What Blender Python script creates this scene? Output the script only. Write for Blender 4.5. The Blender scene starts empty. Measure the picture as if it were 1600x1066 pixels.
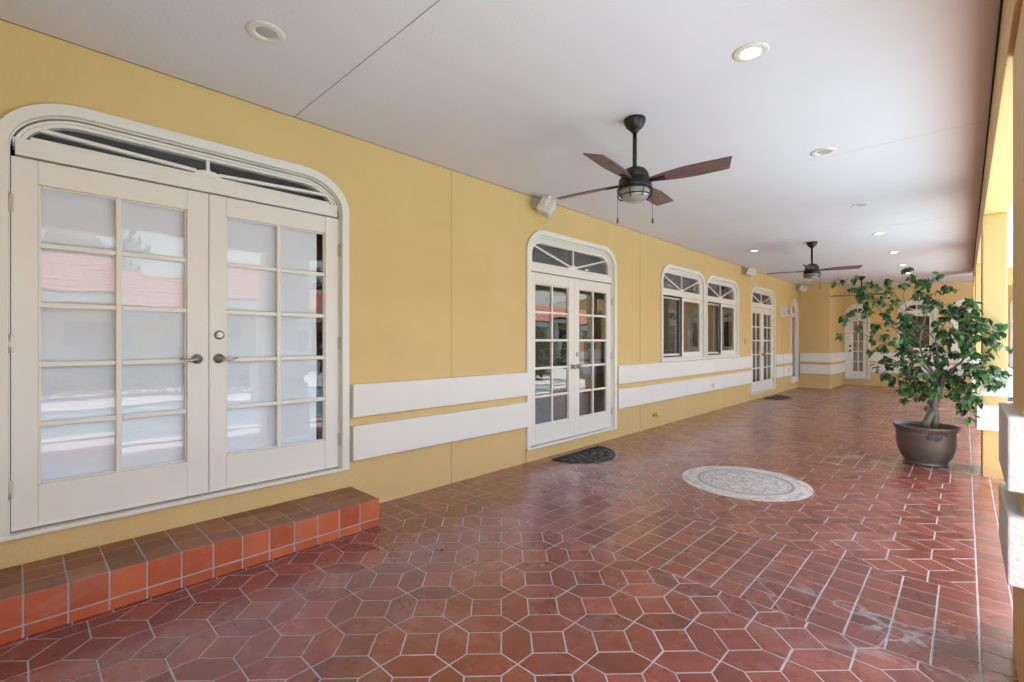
import bpy, bmesh, math, random
from math import radians as R, sin, cos, pi, sqrt
from mathutils import Vector, Matrix

random.seed(7)
S = bpy.context.scene
COL = S.collection

# ------------------------------------------------------------------ camera, sky, sun, exposure
cam = bpy.data.cameras.new("camera"); cam_o = bpy.data.objects.new("camera", cam); COL.objects.link(cam_o)
cam_o.location = (0, 0, 1.44)
cam_o.rotation_euler = (R(90), 0, math.atan2(708, 741))
cam.sensor_width = 36; cam.lens = 741 / 1600 * 36
cam.clip_start = 0.05; cam.clip_end = 600
S.camera = cam_o

SUN_EL, SUN_ROT = R(73), R(115)
W = bpy.data.worlds.new("World"); S.world = W; W.use_nodes = True
nt = W.node_tree; bg = nt.nodes["Background"]
sky = nt.nodes.new("ShaderNodeTexSky"); sky.sky_type = 'NISHITA'; sky.sun_disc = False
sky.sun_elevation = SUN_EL; sky.sun_rotation = SUN_ROT; sky.dust_density = 4.0; sky.air_density = 1.3; sky.ozone_density = 0.6
nt.links.new(sky.outputs[0], bg.inputs[0]); bg.inputs[1].default_value = 0.15
sl = bpy.data.lights.new("sun", 'SUN'); sl.energy = 3.6; sl.angle = R(0.5); sl.color = (1, 0.97, 0.92)
so = bpy.data.objects.new("sun", sl); COL.objects.link(so)
sd = Vector((sin(SUN_ROT) * cos(SUN_EL), cos(SUN_ROT) * cos(SUN_EL), sin(SUN_EL)))
so.rotation_euler = (-sd).to_track_quat('-Z', 'Y').to_euler(); so.location = (-10, 0, 20)

S.view_settings.view_transform = 'Standard'; S.view_settings.look = 'None'
S.view_settings.exposure = 2.60; S.view_settings.gamma = 1
S.render.engine = 'CYCLES'
cy = S.cycles
cy.max_bounces = 10; cy.diffuse_bounces = 6; cy.glossy_bounces = 4; cy.transparent_max_bounces = 8; cy.transmission_bounces = 4
cy.sample_clamp_indirect = 6; cy.caustics_reflective = False; cy.caustics_refractive = False
cy.use_denoising = True

# ------------------------------------------------------------------ materials
MATS = {}
def newmat(name):
    m = bpy.data.materials.new(name); m.use_nodes = True
    MATS[name] = m
    return m, m.node_tree.nodes, m.node_tree.links, m.node_tree.nodes["Principled BSDF"]

def simple(name, col, rough=0.5, spec=0.5, metal=0.0, var=0.08, vscale=6.0, bump=0.0, bscale=60.0, bdist=0.004, coat=0.0, det=4.0):
    m, n, l, b = newmat(name)
    b.inputs['Roughness'].default_value = rough; b.inputs['Metallic'].default_value = metal
    b.inputs['Specular IOR Level'].default_value = spec
    b.inputs['Coat Weight'].default_value = coat
    tc = n.new("ShaderNodeTexCoord")
    nz = n.new("ShaderNodeTexNoise"); nz.inputs['Scale'].default_value = vscale; nz.inputs['Detail'].default_value = det
    l.new(tc.outputs['Object'], nz.inputs['Vector'])
    mx = n.new("ShaderNodeMix"); mx.data_type = 'RGBA'
    mx.inputs[6].default_value = tuple(c * (1 - var) for c in col) + (1,)
    mx.inputs[7].default_value = tuple(min(1, c * (1 + var)) for c in col) + (1,)
    l.new(nz.outputs['Fac'], mx.inputs[0]); l.new(mx.outputs[2], b.inputs['Base Color'])
    if bump:
        bz = n.new("ShaderNodeTexNoise"); bz.inputs['Scale'].default_value = bscale; bz.inputs['Detail'].default_value = 3
        l.new(tc.outputs['Object'], bz.inputs['Vector'])
        bp = n.new("ShaderNodeBump"); bp.inputs['Strength'].default_value = bump; bp.inputs['Distance'].default_value = bdist
        l.new(bz.outputs['Fac'], bp.inputs['Height']); l.new(bp.outputs[0], b.inputs['Normal'])
    return m

YELLOW = (0.68, 0.485, 0.21)
simple("stucco", YELLOW, 0.6, 0.35, var=0.075, vscale=2.2, det=8, bump=0.6, bscale=62, bdist=0.004)
m = MATS["stucco"]; n = m.node_tree.nodes; l = m.node_tree.links; b = n["Principled BSDF"]
src = b.inputs['Base Color'].links[0].from_socket
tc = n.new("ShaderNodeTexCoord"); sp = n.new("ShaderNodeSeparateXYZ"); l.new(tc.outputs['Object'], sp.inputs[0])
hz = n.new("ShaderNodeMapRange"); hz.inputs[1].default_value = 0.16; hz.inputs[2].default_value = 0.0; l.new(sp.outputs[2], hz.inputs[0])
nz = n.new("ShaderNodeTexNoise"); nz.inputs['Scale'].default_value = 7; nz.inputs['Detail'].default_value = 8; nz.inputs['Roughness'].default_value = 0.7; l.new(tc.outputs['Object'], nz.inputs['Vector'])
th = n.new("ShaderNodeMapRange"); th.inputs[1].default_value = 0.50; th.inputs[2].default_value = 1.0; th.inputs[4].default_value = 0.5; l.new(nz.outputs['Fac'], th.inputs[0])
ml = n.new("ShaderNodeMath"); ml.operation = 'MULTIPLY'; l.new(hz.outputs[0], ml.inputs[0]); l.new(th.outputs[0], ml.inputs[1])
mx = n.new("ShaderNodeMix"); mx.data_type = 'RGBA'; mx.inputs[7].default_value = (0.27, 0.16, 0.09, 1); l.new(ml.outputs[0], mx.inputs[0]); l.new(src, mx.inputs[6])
n2 = n.new("ShaderNodeTexNoise"); n2.inputs['Scale'].default_value = 0.9; n2.inputs['Detail'].default_value = 9; n2.inputs['Roughness'].default_value = 0.72; l.new(tc.outputs['Object'], n2.inputs['Vector'])
t2 = n.new("ShaderNodeMapRange"); t2.inputs[1].default_value = 0.55; t2.inputs[2].default_value = 0.85; t2.inputs[4].default_value = 0.35; l.new(n2.outputs['Fac'], t2.inputs[0])
my = n.new("ShaderNodeMix"); my.data_type = 'RGBA'; my.inputs[7].default_value = (0.73, 0.56, 0.30, 1); l.new(t2.outputs[0], my.inputs[0]); l.new(mx.outputs[2], my.inputs[6]); l.new(my.outputs[2], b.inputs['Base Color'])
simple("stucco_joint", (0.28, 0.18, 0.07), 0.8, var=0.05)
simple("band_white", (0.80, 0.775, 0.72), 0.6, 0.3, var=0.035, vscale=3, bump=0.5, bscale=70, bdist=0.004)
simple("band_rough", (0.60, 0.595, 0.58), 0.7, 0.3, var=0.03, vscale=3, bump=0.8, bscale=60, bdist=0.006)
simple("door_paint", (0.78, 0.75, 0.68), 0.32, 0.5, var=0.02, vscale=2.5, bump=0.06, bscale=30, bdist=0.002)
simple("ceiling_paint", (0.69, 0.69, 0.73), 0.7, 0.25, var=0.045, vscale=1.6, bump=0.35, bscale=55, bdist=0.004)
simple("ceiling_joint", (0.28, 0.27, 0.28), 0.8, var=0.25, vscale=7)
simple("gap_dark", (0.035, 0.03, 0.025), 0.8)
simple("bronze", (0.022, 0.019, 0.017), 0.42, 0.5, metal=0.35, var=0.25, vscale=25, bump=0.1, bscale=80, bdist=0.001)
simple("nickel", (0.42, 0.38, 0.33), 0.28, metal=1.0, var=0.1, vscale=30)
simple("hinge_metal", (0.60, 0.54, 0.42), 0.4, metal=0.6, var=0.1)
simple("plastic_white", (0.72, 0.71, 0.68), 0.45, var=0.03, vscale=8)
simple("plastic_dark", (0.02, 0.02, 0.022), 0.4)
simple("rubber_mat", (0.014, 0.014, 0.015), 0.42, 0.6, var=0.3, vscale=30)
simple("blind_fabric", (0.80, 0.84, 0.90), 0.8, 0.2, var=0.02, vscale=3, bump=0.15, bscale=18, bdist=0.004)
simple("insect_screen", (0.030, 0.025, 0.022), 0.7, 0.2, var=0.1)
simple("curtain_cloth", (0.42, 0.33, 0.26), 0.85, 0.1, var=0.08)
simple("room_shade", (0.055, 0.045, 0.038), 0.8, var=0.2, vscale=0.8)  # near-black, the shade of an unlit room put into the colour
simple("grout", (0.40, 0.39, 0.39), 0.85, 0.3, var=0.35, vscale=5, bump=0.3, bscale=150, bdist=0.002)
simple("pot_soil", (0.035, 0.026, 0.02), 0.95, var=0.4, vscale=30, bump=1.0, bscale=45, bdist=0.02)
simple("dry_leaf_brown", (0.34, 0.21, 0.10), 0.8, var=0.3, vscale=40)
simple("steel_plate", (0.45, 0.44, 0.42), 0.4, metal=0.8)
simple("brass", (0.45, 0.30, 0.10), 0.35, metal=0.9)
simple("fascia_white", (0.80, 0.79, 0.76), 0.5)
simple("grass_ground", (0.07, 0.11, 0.035), 0.9, var=0.35, vscale=1.5)
simple("deck_paver", (0.47, 0.45, 0.43), 0.7, var=0.15, vscale=3, bump=0.3, bscale=20)
simple("pool_coping", (0.55, 0.48, 0.42), 0.7, var=0.1)
simple("bark", (0.29, 0.26, 0.23), 0.85, 0.2, var=0.45, vscale=14, bump=0.8, bscale=35, bdist=0.01)
simple("roof_clay", (0.46, 0.17, 0.10), 0.75, var=0.3, vscale=2.5)
simple("white_metal", (0.8, 0.8, 0.79), 0.4)

def add_noise_variation(): pass

# lamp that is lit
m, n, l, b = newmat("lamp_lit")
b.inputs['Base Color'].default_value = (0.9, 0.9, 0.9, 1)
b.inputs['Emission Color'].default_value = (1, 0.96, 0.9, 1); b.inputs['Emission Strength'].default_value = 5.0
simple("lamp_off", (0.42, 0.41, 0.38), 0.35, 0.5, var=0.1, vscale=40)
simple("can_trim", (0.70, 0.67, 0.62), 0.45)

# window glass (thin pane: clear straight through, mirror at the surface)
def glass(name, ior, tint, wob, wscale, bdist=0.004):
    m, n, l, b = newmat(name)
    out = n["Material Output"]; n.remove(b)
    tr = n.new("ShaderNodeBsdfTransparent"); tr.inputs[0].default_value = tint + (1,)
    gl = n.new("ShaderNodeBsdfGlossy"); gl.inputs['Roughness'].default_value = 0.0; gl.inputs[0].default_value = (0.95, 0.97, 1, 1)
    lw = n.new("ShaderNodeLayerWeight"); lw.inputs[0].default_value = 0.5
    p5 = n.new("ShaderNodeMath"); p5.operation = 'POWER'; p5.inputs[1].default_value = 4.5; l.new(lw.outputs['Facing'], p5.inputs[0])
    r0 = ((ior-1)/(ior+1))**2
    fr = n.new("ShaderNodeMath"); fr.operation = 'MULTIPLY_ADD'; fr.inputs[1].default_value = 1-r0; fr.inputs[2].default_value = r0; l.new(p5.outputs[0], fr.inputs[0])
    tc = n.new("ShaderNodeTexCoord"); nz = n.new("ShaderNodeTexNoise"); nz.inputs['Scale'].default_value = wscale; nz.inputs['Detail'].default_value = 1
    mp = n.new("ShaderNodeMapping"); mp.inputs['Scale'].default_value = (1, 1, 1.8)
    l.new(tc.outputs['Object'], mp.inputs[0]); l.new(mp.outputs[0], nz.inputs['Vector'])
    bp = n.new("ShaderNodeBump"); bp.inputs['Strength'].default_value = wob; bp.inputs['Distance'].default_value = bdist
    l.new(nz.outputs['Fac'], bp.inputs['Height']); l.new(bp.outputs[0], gl.inputs['Normal'])
    mx = n.new("ShaderNodeMixShader"); l.new(fr.outputs[0], mx.inputs[0]); l.new(tr.outputs[0], mx.inputs[1]); l.new(gl.outputs[0], mx.inputs[2])
    l.new(mx.outputs[0], out.inputs[0])
    return m
glass("soft_glass", 1.64, (0.96, 0.97, 0.98), 0.3, 3.2, 0.0016)
glass("pane_glass", 2.0, (0.95, 0.96, 0.96), 0.35, 2.6, 0.0022)
glass("bowl_glass", 1.6, (0.72, 0.72, 0.66), 0.6, 60, 0.002)

# fired clay floor tile: each tile keeps its own tone (attribute tone), wear and white salt streaks
def tile_mat(name, c1, c2, c3, rough, salts, coat=0.0):
    m, n, l, b = newmat(name)
    at = n.new("ShaderNodeAttribute"); at.attribute_name = "tone"
    tc = n.new("ShaderNodeTexCoord")
    rp = n.new("ShaderNodeValToRGB"); e = rp.color_ramp.elements
    e[0].position = 0; e[0].color = c1 + (1,); e[1].position = 1; e[1].color = c3 + (1,)
    k = e.new(0.5); k.color = c2 + (1,)
    nz = n.new("ShaderNodeTexNoise"); nz.inputs['Scale'].default_value = 9; nz.inputs['Detail'].default_value = 5; nz.inputs['Roughness'].default_value = 0.65
    l.new(tc.outputs['Object'], nz.inputs['Vector'])
    ad = n.new("ShaderNodeMath"); ad.operation = 'MULTIPLY_ADD'; ad.inputs[1].default_value = 0.9; ad.inputs[2].default_value = -0.45
    l.new(nz.outputs['Fac'], ad.inputs[0])
    a2 = n.new("ShaderNodeMath"); a2.operation = 'ADD'; l.new(at.outputs['Fac'], a2.inputs[0]); l.new(ad.outputs[0], a2.inputs[1])
    l.new(a2.outputs[0], rp.inputs[0])
    col = rp.outputs[0]
    # pale scuffs spread over the floor
    n2 = n.new("ShaderNodeTexNoise"); n2.inputs['Scale'].default_value = 2.3; n2.inputs['Detail'].default_value = 7; n2.inputs['Roughness'].default_value = 0.7; n2.inputs['Distortion'].default_value = 0.8
    l.new(tc.outputs['Object'], n2.inputs['Vector'])
    r2 = n.new("ShaderNodeMapRange"); r2.inputs[1].default_value = 0.52; r2.inputs[2].default_value = 0.80; r2.inputs[4].default_value = 0.30
    l.new(n2.outputs['Fac'], r2.inputs[0])
    mxa = n.new("ShaderNodeMix"); mxa.data_type = 'RGBA'; mxa.inputs[7].default_value = (0.50, 0.36, 0.36, 1)
    l.new(r2.outputs[0], mxa.inputs[0]); l.new(col, mxa.inputs[6]); col = mxa.outputs[2]
    for (sx, sy, rx, ry, sc, amt) in salts:          # salt blooms with wispy streaks
        mp = n.new("ShaderNodeMapping"); mp.inputs['Location'].default_value = (-sx / rx, -sy / ry, 0); mp.inputs['Scale'].default_value = (1 / rx, 1 / ry, 0)
        l.new(tc.outputs['Object'], mp.inputs[0])
        ln = n.new("ShaderNodeVectorMath"); ln.operation = 'LENGTH'; l.new(mp.outputs[0], ln.inputs[0])
        mk = n.new("ShaderNodeMapRange"); mk.inputs[1].default_value = 1.0; mk.inputs[2].default_value = 0.25
        l.new(ln.outputs['Value'], mk.inputs[0])
        wv = n.new("ShaderNodeTexNoise"); wv.inputs['Scale'].default_value = sc; wv.inputs['Detail'].default_value = 5; wv.inputs['Distortion'].default_value = 0.9
        l.new(tc.outputs['Object'], wv.inputs['Vector'])
        sb = n.new("ShaderNodeMath"); sb.operation = 'SUBTRACT'; sb.inputs[1].default_value = 0.5; l.new(wv.outputs['Fac'], sb.inputs[0])
        ab = n.new("ShaderNodeMath"); ab.operation = 'ABSOLUTE'; l.new(sb.outputs[0], ab.inputs[0])
        st = n.new("ShaderNodeMapRange"); st.inputs[1].default_value = 0.035; st.inputs[2].default_value = 0.0; st.inputs[4].default_value = amt
        l.new(ab.outputs[0], st.inputs[0])
        ml = n.new("ShaderNodeMath"); ml.operation = 'MULTIPLY'; l.new(mk.outputs[0], ml.inputs[0]); l.new(st.outputs[0], ml.inputs[1])
        mxb = n.new("ShaderNodeMix"); mxb.data_type = 'RGBA'; mxb.inputs[7].default_value = (0.66, 0.60, 0.62, 1)
        l.new(ml.outputs[0], mxb.inputs[0]); l.new(col, mxb.inputs[6]); col = mxb.outputs[2]
    l.new(col, b.inputs['Base Color'])
    n3 = n.new("ShaderNodeTexNoise"); n3.inputs['Scale'].default_value = 3.5; n3.inputs['Detail'].default_value = 3
    l.new(tc.outputs['Object'], n3.inputs['Vector'])
    r3 = n.new("ShaderNodeMapRange"); r3.inputs[3].default_value = rough - 0.05; r3.inputs[4].default_value = rough + 0.08; r3.inputs[1].default_value = 0.3; r3.inputs[2].default_value = 0.7
    l.new(n3.outputs['Fac'], r3.inputs[0]); l.new(r3.outputs[0], b.inputs['Roughness'])
    b.inputs['Coat Weight'].default_value = coat; b.inputs['Coat Roughness'].default_value = 0.24; b.inputs['Coat IOR'].default_value = 1.5
    bz = n.new("ShaderNodeTexNoise"); bz.inputs['Scale'].default_value = 14; bz.inputs['Detail'].default_value = 5
    l.new(tc.outputs['Object'], bz.inputs['Vector'])
    bp = n.new("ShaderNodeBump"); bp.inputs['Strength'].default_value = 0.25; bp.inputs['Distance'].default_value = 0.004
    l.new(bz.outputs['Fac'], bp.inputs['Height']); l.new(bp.outputs[0], b.inputs['Normal'])
    return m
tile_mat("floor_tile", (0.105, 0.018, 0.011), (0.195, 0.037, 0.024), (0.310, 0.070, 0.042), 0.27,
         [(-0.35, 2.98, 0.70, 0.36, 2.4, 0.55), (-0.15, 7.2, 0.9, 0.4, 3.0, 0.5), (-1.2, 7.0, 1.3, 0.9, 1.8, 0.3), (-2.75, 4.05, 0.7, 0.5, 2.5, 0.25)], 0.8)
tile_mat("riser_tile_lit", (0.37, 0.076, 0.028), (0.50, 0.112, 0.040), (0.60, 0.155, 0.062), 0.40, [])  # brighter copy, the light on upright faces put into the colour
tile_mat("tread_tile_shaded", (0.17, 0.070, 0.035), (0.25, 0.095, 0.045), (0.30, 0.12, 0.055), 0.40, [])  # same clay as the risers, the shade on top put into the colour

# tumbled marble for the floor medallion, tone per piece
m, n, l, b = newmat("tumbled_marble")
at = n.new("ShaderNodeAttribute"); at.attribute_name = "tone"
rp = n.new("ShaderNodeValToRGB"); e = rp.color_ramp.elements
e[0].color = (0.20, 0.19, 0.20, 1); e[1].color = (0.74, 0.68, 0.64, 1); k = e.new(0.5); k.color = (0.50, 0.44, 0.41, 1)
tc = n.new("ShaderNodeTexCoord"); nz = n.new("ShaderNodeTexNoise"); nz.inputs['Scale'].default_value = 35; nz.inputs['Detail'].default_value = 4
l.new(tc.outputs['Object'], nz.inputs['Vector'])
ma = n.new("ShaderNodeMath"); ma.operation = 'MULTIPLY_ADD'; ma.inputs[1].default_value = 0.4; ma.inputs[2].default_value = -0.2
l.new(nz.outputs['Fac'], ma.inputs[0]); mb_ = n.new("ShaderNodeMath"); mb_.operation = 'ADD'; l.new(ma.outputs[0], mb_.inputs[0]); l.new(at.outputs['Fac'], mb_.inputs[1])
l.new(mb_.outputs[0], rp.inputs[0]); l.new(rp.outputs[0], b.inputs['Base Color']); b.inputs['Roughness'].default_value = 0.5

# fan blade: stained walnut, grain along x
m, n, l, b = newmat("blade_wood")
tc = n.new("ShaderNodeTexCoord"); mp = n.new("ShaderNodeMapping"); mp.inputs['Scale'].default_value = (1.5, 22, 22)
nz = n.new("ShaderNodeTexNoise"); nz.inputs['Scale'].default_value = 3; nz.inputs['Detail'].default_value = 6
l.new(tc.outputs['Object'], mp.inputs[0]); l.new(mp.outputs[0], nz.inputs['Vector'])
rp = n.new("ShaderNodeValToRGB"); e = rp.color_ramp.elements
e[0].position = 0.3; e[0].color = (0.10, 0.058, 0.050, 1); e[1].position = 0.75; e[1].color = (0.23, 0.145, 0.13, 1)
l.new(nz.outputs['Fac'], rp.inputs[0]); l.new(rp.outputs[0], b.inputs['Base Color']); b.inputs['Roughness'].default_value = 0.45

# glazed pot: bronze brown with a worn black and silver patch
m, n, l, b = newmat("pot_glaze")
tc = n.new("ShaderNodeTexCoord"); nz = n.new("ShaderNodeTexNoise"); nz.inputs['Scale'].default_value = 17; nz.inputs['Detail'].default_value = 9; nz.inputs['Roughness'].default_value = 0.75; nz.inputs['Distortion'].default_value = 0.4
l.new(tc.outputs['Object'], nz.inputs['Vector'])
mp = n.new("ShaderNodeMapping"); mp.inputs['Location'].default_value = (-0.10 / 0.22, 0.25 / 0.3, -0.37 / 0.15); mp.inputs['Scale'].default_value = (1 / 0.22, 1 / 0.3, 1 / 0.15)
l.new(tc.outputs['Object'], mp.inputs[0]); ln = n.new("ShaderNodeVectorMath"); ln.operation = 'LENGTH'; l.new(mp.outputs[0], ln.inputs[0])
mk = n.new("ShaderNodeMapRange"); mk.inputs[1].default_value = 1.15; mk.inputs[2].default_value = 0.0; l.new(ln.outputs['Value'], mk.inputs[0])
pw = n.new("ShaderNodeMath"); pw.operation = 'MULTIPLY'; l.new(mk.outputs[0], pw.inputs[0]); l.new(nz.outputs['Fac'], pw.inputs[1])
rp = n.new("ShaderNodeValToRGB"); e = rp.color_ramp.elements; e[0].position = 0.30; e[0].color = (0.14, 0.112, 0.09, 1); e[1].position = 0.66; e[1].color = (0.20, 0.185, 0.175, 1)
k = e.new(0.38); k.color = (0.05, 0.042, 0.038, 1); k = e.new(0.48); k.color = (0.03, 0.026, 0.025, 1)
l.new(pw.outputs[0], rp.inputs[0]); l.new(rp.outputs[0], b.inputs['Base Color'])
b.inputs['Roughness'].default_value = 0.42; b.inputs['Metallic'].default_value = 0.25

# leaves
def leaf_mat(name, dark, light, rough=0.32):
    m, n, l, b = newmat(name)
    at = n.new("ShaderNodeAttribute"); at.attribute_name = "tone"
    mx = n.new("ShaderNodeMix"); mx.data_type = 'RGBA'; mx.inputs[6].default_value = dark + (1,); mx.inputs[7].default_value = light + (1,)
    l.new(at.outputs['Fac'], mx.inputs[0]); l.new(mx.outputs[2], b.inputs['Base Color'])
    b.inputs['Roughness'].default_value = rough; b.inputs['Specular IOR Level'].default_value = 0.6
    tl = n.new("ShaderNodeBsdfTranslucent"); l.new(mx.outputs[2], tl.inputs[0])
    ms = n.new("ShaderNodeMixShader"); ms.inputs[0].default_value = 0.25
    l.new(b.outputs[0], ms.inputs[1]); l.new(tl.outputs[0], ms.inputs[2]); l.new(ms.outputs[0], n["Material Output"].inputs[0])
leaf_mat("ficus_leaf", (0.020, 0.075, 0.026), (0.120, 0.270, 0.062), 0.30)
leaf_mat("garden_leaf", (0.025, 0.055, 0.015), (0.085, 0.15, 0.035), 0.5)

# pool water
m, n, l, b = newmat("pool_water")
b.inputs['Base Color'].default_value = (0.27, 0.42, 0.47, 1); b.inputs['Roughness'].default_value = 0.06
tc = n.new("ShaderNodeTexCoord"); nz = n.new("ShaderNodeTexNoise"); nz.inputs['Scale'].default_value = 2.5; l.new(tc.outputs['Object'], nz.inputs['Vector'])
bp = n.new("ShaderNodeBump"); bp.inputs['Strength'].default_value = 0.4; bp.inputs['Distance'].default_value = 0.05; l.new(nz.outputs['Fac'], bp.inputs['Height']); l.new(bp.outputs[0], b.inputs['Normal'])

# ------------------------------------------------------------------ mesh building
class MB:
    def __init__(s): s.v = []; s.f = []; s.t = []; s.tone = 0.5; s.sm = []
    def add(s, vs, fs, smooth=False):
        o = len(s.v); s.v += [tuple(p) for p in vs]
        for f in fs: s.f.append([i + o for i in f]); s.t.append(s.tone); s.sm.append(smooth)
    def box(s, x0, x1, y0, y1, z0, z1):
        s.add([(x0,y0,z0),(x1,y0,z0),(x1,y1,z0),(x0,y1,z0),(x0,y0,z1),(x1,y0,z1),(x1,y1,z1),(x0,y1,z1)],
              [(0,3,2,1),(4,5,6,7),(0,1,5,4),(1,2,6,5),(2,3,7,6),(3,0,4,7)])
    def quad(s, a, b, c, d): s.add([a, b, c, d], [(0, 1, 2, 3)])
    def prism(s, poly, y0, y1):                        # poly in (x,z), extruded along y
        k = len(poly)
        s.add([(x, y0, z) for x, z in poly] + [(x, y1, z) for x, z in poly],
              [list(range(k)), list(range(2*k-1, k-1, -1))] + [(i, i+k, (i+1) % k + k, (i+1) % k) for i in range(k)])
    def lathe(s, prof, c=(0,0,0), n=32, ax='z', cap=True, smooth=True):
        vs = []
        for r, h in prof:
            for i in range(n):
                a = 2*pi*i/n
                p = (r*cos(a), r*sin(a), h)
                if ax == 'y': p = (p[0], -p[2], p[1])
                if ax == 'x': p = (p[2], p[0], p[1])
                vs.append((p[0]+c[0], p[1]+c[1], p[2]+c[2]))
        fs = []
        for j in range(len(prof)-1):
            for i in range(n):
                fs.append((j*n+i, j*n+(i+1) % n, (j+1)*n+(i+1) % n, (j+1)*n+i))
        if cap:
            fs.append(tuple(range(n-1, -1, -1))); fs.append(tuple((len(prof)-1)*n+i for i in range(n)))
        s.add(vs, fs, smooth)
    def tube(s, pts, rad, n=8, smooth=True):
        pts = [Vector(p) for p in pts]
        if not hasattr(rad, '__len__'): rad = [rad]*len(pts)
        vs = []; up = None
        for i, p in enumerate(pts):
            d = (pts[min(i+1, len(pts)-1)] - pts[max(i-1, 0)]).normalized()
            if up is None:
                up = Vector((0,0,1)) if abs(d.z) < 0.9 else Vector((1,0,0))
            a = d.cross(up).normalized(); u2 = a.cross(d).normalized(); up = u2
            for k in range(n):
                t = 2*pi*k/n
                vs.append(p + a*cos(t)*rad[i] + u2*sin(t)*rad[i])
        fs = [(j*n+i, j*n+(i+1) % n, (j+1)*n+(i+1) % n, (j+1)*n+i) for j in range(len(pts)-1) for i in range(n)]
        fs.append(tuple(range(n-1, -1, -1))); fs.append(tuple((len(pts)-1)*n+i for i in range(n)))
        s.add(vs, fs, smooth)
    def bar(s, a, b, w, d, y):                          # flat bar in the x-z plane from a to b, width w, depth d, front at y
        a = Vector((a[0], 0, a[1])); b = Vector((b[0], 0, b[1])); t = (b-a).normalized(); p = Vector((-t.z, 0, t.x))*w/2
        q = [a-p, b-p, b+p, a+p]
        s.add([(v.x, y, v.z) for v in q] + [(v.x, y+d, v.z) for v in q],
              [(0,1,2,3),(7,6,5,4),(0,4,5,1),(1,5,6,2),(2,6,7,3),(3,7,4,0)])
    def ring(s, o, i, y0, y1):                          # open ring between two outlines of equal count, front y0, back y1
        k = len(o)
        vs = [(u, y0, z) for u, z in o] + [(u, y0, z) for u, z in i] + [(u, y1, z) for u, z in o] + [(u, y1, z) for u, z in i]
        fs = []
        for j in range(k-1):
            fs += [(j, j+1, k+j+1, k+j), (j+1, j, 2*k+j, 2*k+j+1), (k+j, k+j+1, 3*k+j+1, 3*k+j), (2*k+j+1, 2*k+j, 3*k+j, 3*k+j+1)]
        fs += [(0, k, 3*k, 2*k), (k-1, 3*k-1, 4*k-1, 2*k-1)]
        s.add(vs, fs)
    def build(s, name, mat, parent=None, bevel=0.0, mw=None, rx=None, seg=2):
        me = bpy.data.meshes.new(name); me.from_pydata(s.v, [], s.f); me.materials.append(MATS[mat] if isinstance(mat, str) else mat)
        at = me.attributes.new("tone", 'FLOAT', 'FACE'); at.data.foreach_set("value", s.t)
        me.polygons.foreach_set("use_smooth", s.sm)
        bm = bmesh.new(); bm.from_mesh(me); bmesh.ops.recalc_face_normals(bm, faces=bm.faces); bm.to_mesh(me); bm.free()
        o = bpy.data.objects.new(name, me); COL.objects.link(o)
        if parent: o.parent = parent
        if bevel:
            b = o.modifiers.new("bevel", 'BEVEL'); b.width = bevel; b.segments = seg; b.limit_method = 'ANGLE'; b.angle_limit = R(40)
        return o

def empty(name, loc=(0,0,0), rz=0, parent=None):
    o = bpy.data.objects.new(name, None); COL.objects.link(o); o.location = loc; o.rotation_euler = (0, 0, rz); o.empty_display_size = 0.1
    if parent: o.parent = parent
    return o
def tag(o, label=None, cat=None, group=None, kind=None):
    if label: o['label'] = label
    if cat: o['category'] = cat
    if group: o['group'] = group
    if kind: o['kind'] = kind
    return o
def copy_tree(o, parent=None):
    c = o.copy(); COL.objects.link(c)
    if parent: c.parent = parent
    for ch in list(o.children): copy_tree(ch, c)
    return c

DW = 3.76; CZ = 3.175
YF = 19.1                                             # wall at the end of the porch
RX = 0.14                                             # inner face of the column row

# ------------------------------------------------------------------ ground and floor (structure)
def clip(poly, a, b, c):                              # keep a*x+b*y<=c
    out = []
    for i in range(len(poly)):
        p, q = poly[i], poly[(i+1) % len(poly)]
        dp, dq = a*p[0]+b*p[1]-c, a*q[0]+b*q[1]-c
        if dp <= 0: out.append(p)
        if (dp < 0 < dq) or (dq < 0 < dp):
            t = dp/(dp-dq); out.append((p[0]+t*(q[0]-p[0]), p[1]+t*(q[1]-p[1])))
    return out
def inset(poly, g):
    ar = sum(poly[i][0]*poly[(i+1) % len(poly)][1]-poly[(i+1) % len(poly)][0]*poly[i][1] for i in range(len(poly)))
    if ar < 0: poly = poly[::-1]
    out = poly
    for i in range(len(poly)):
        p, q = poly[i], poly[(i+1) % len(poly)]
        ex, ey = q[0]-p[0], q[1]-p[1]; L = sqrt(ex*ex+ey*ey)
        if L < 1e-6: continue
        nx, ny = ey/L, -ex/L                         # outward of a counter-clockwise polygon
        out = clip(out, nx, ny, nx*p[0]+ny*p[1]-g)
        if len(out) < 3: return []
    return out
def area(p): return 0.5*abs(sum(p[i][0]*p[(i+1) % len(p)][1]-p[(i+1) % len(p)][0]*p[i][1] for i in range(len(p))))

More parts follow.
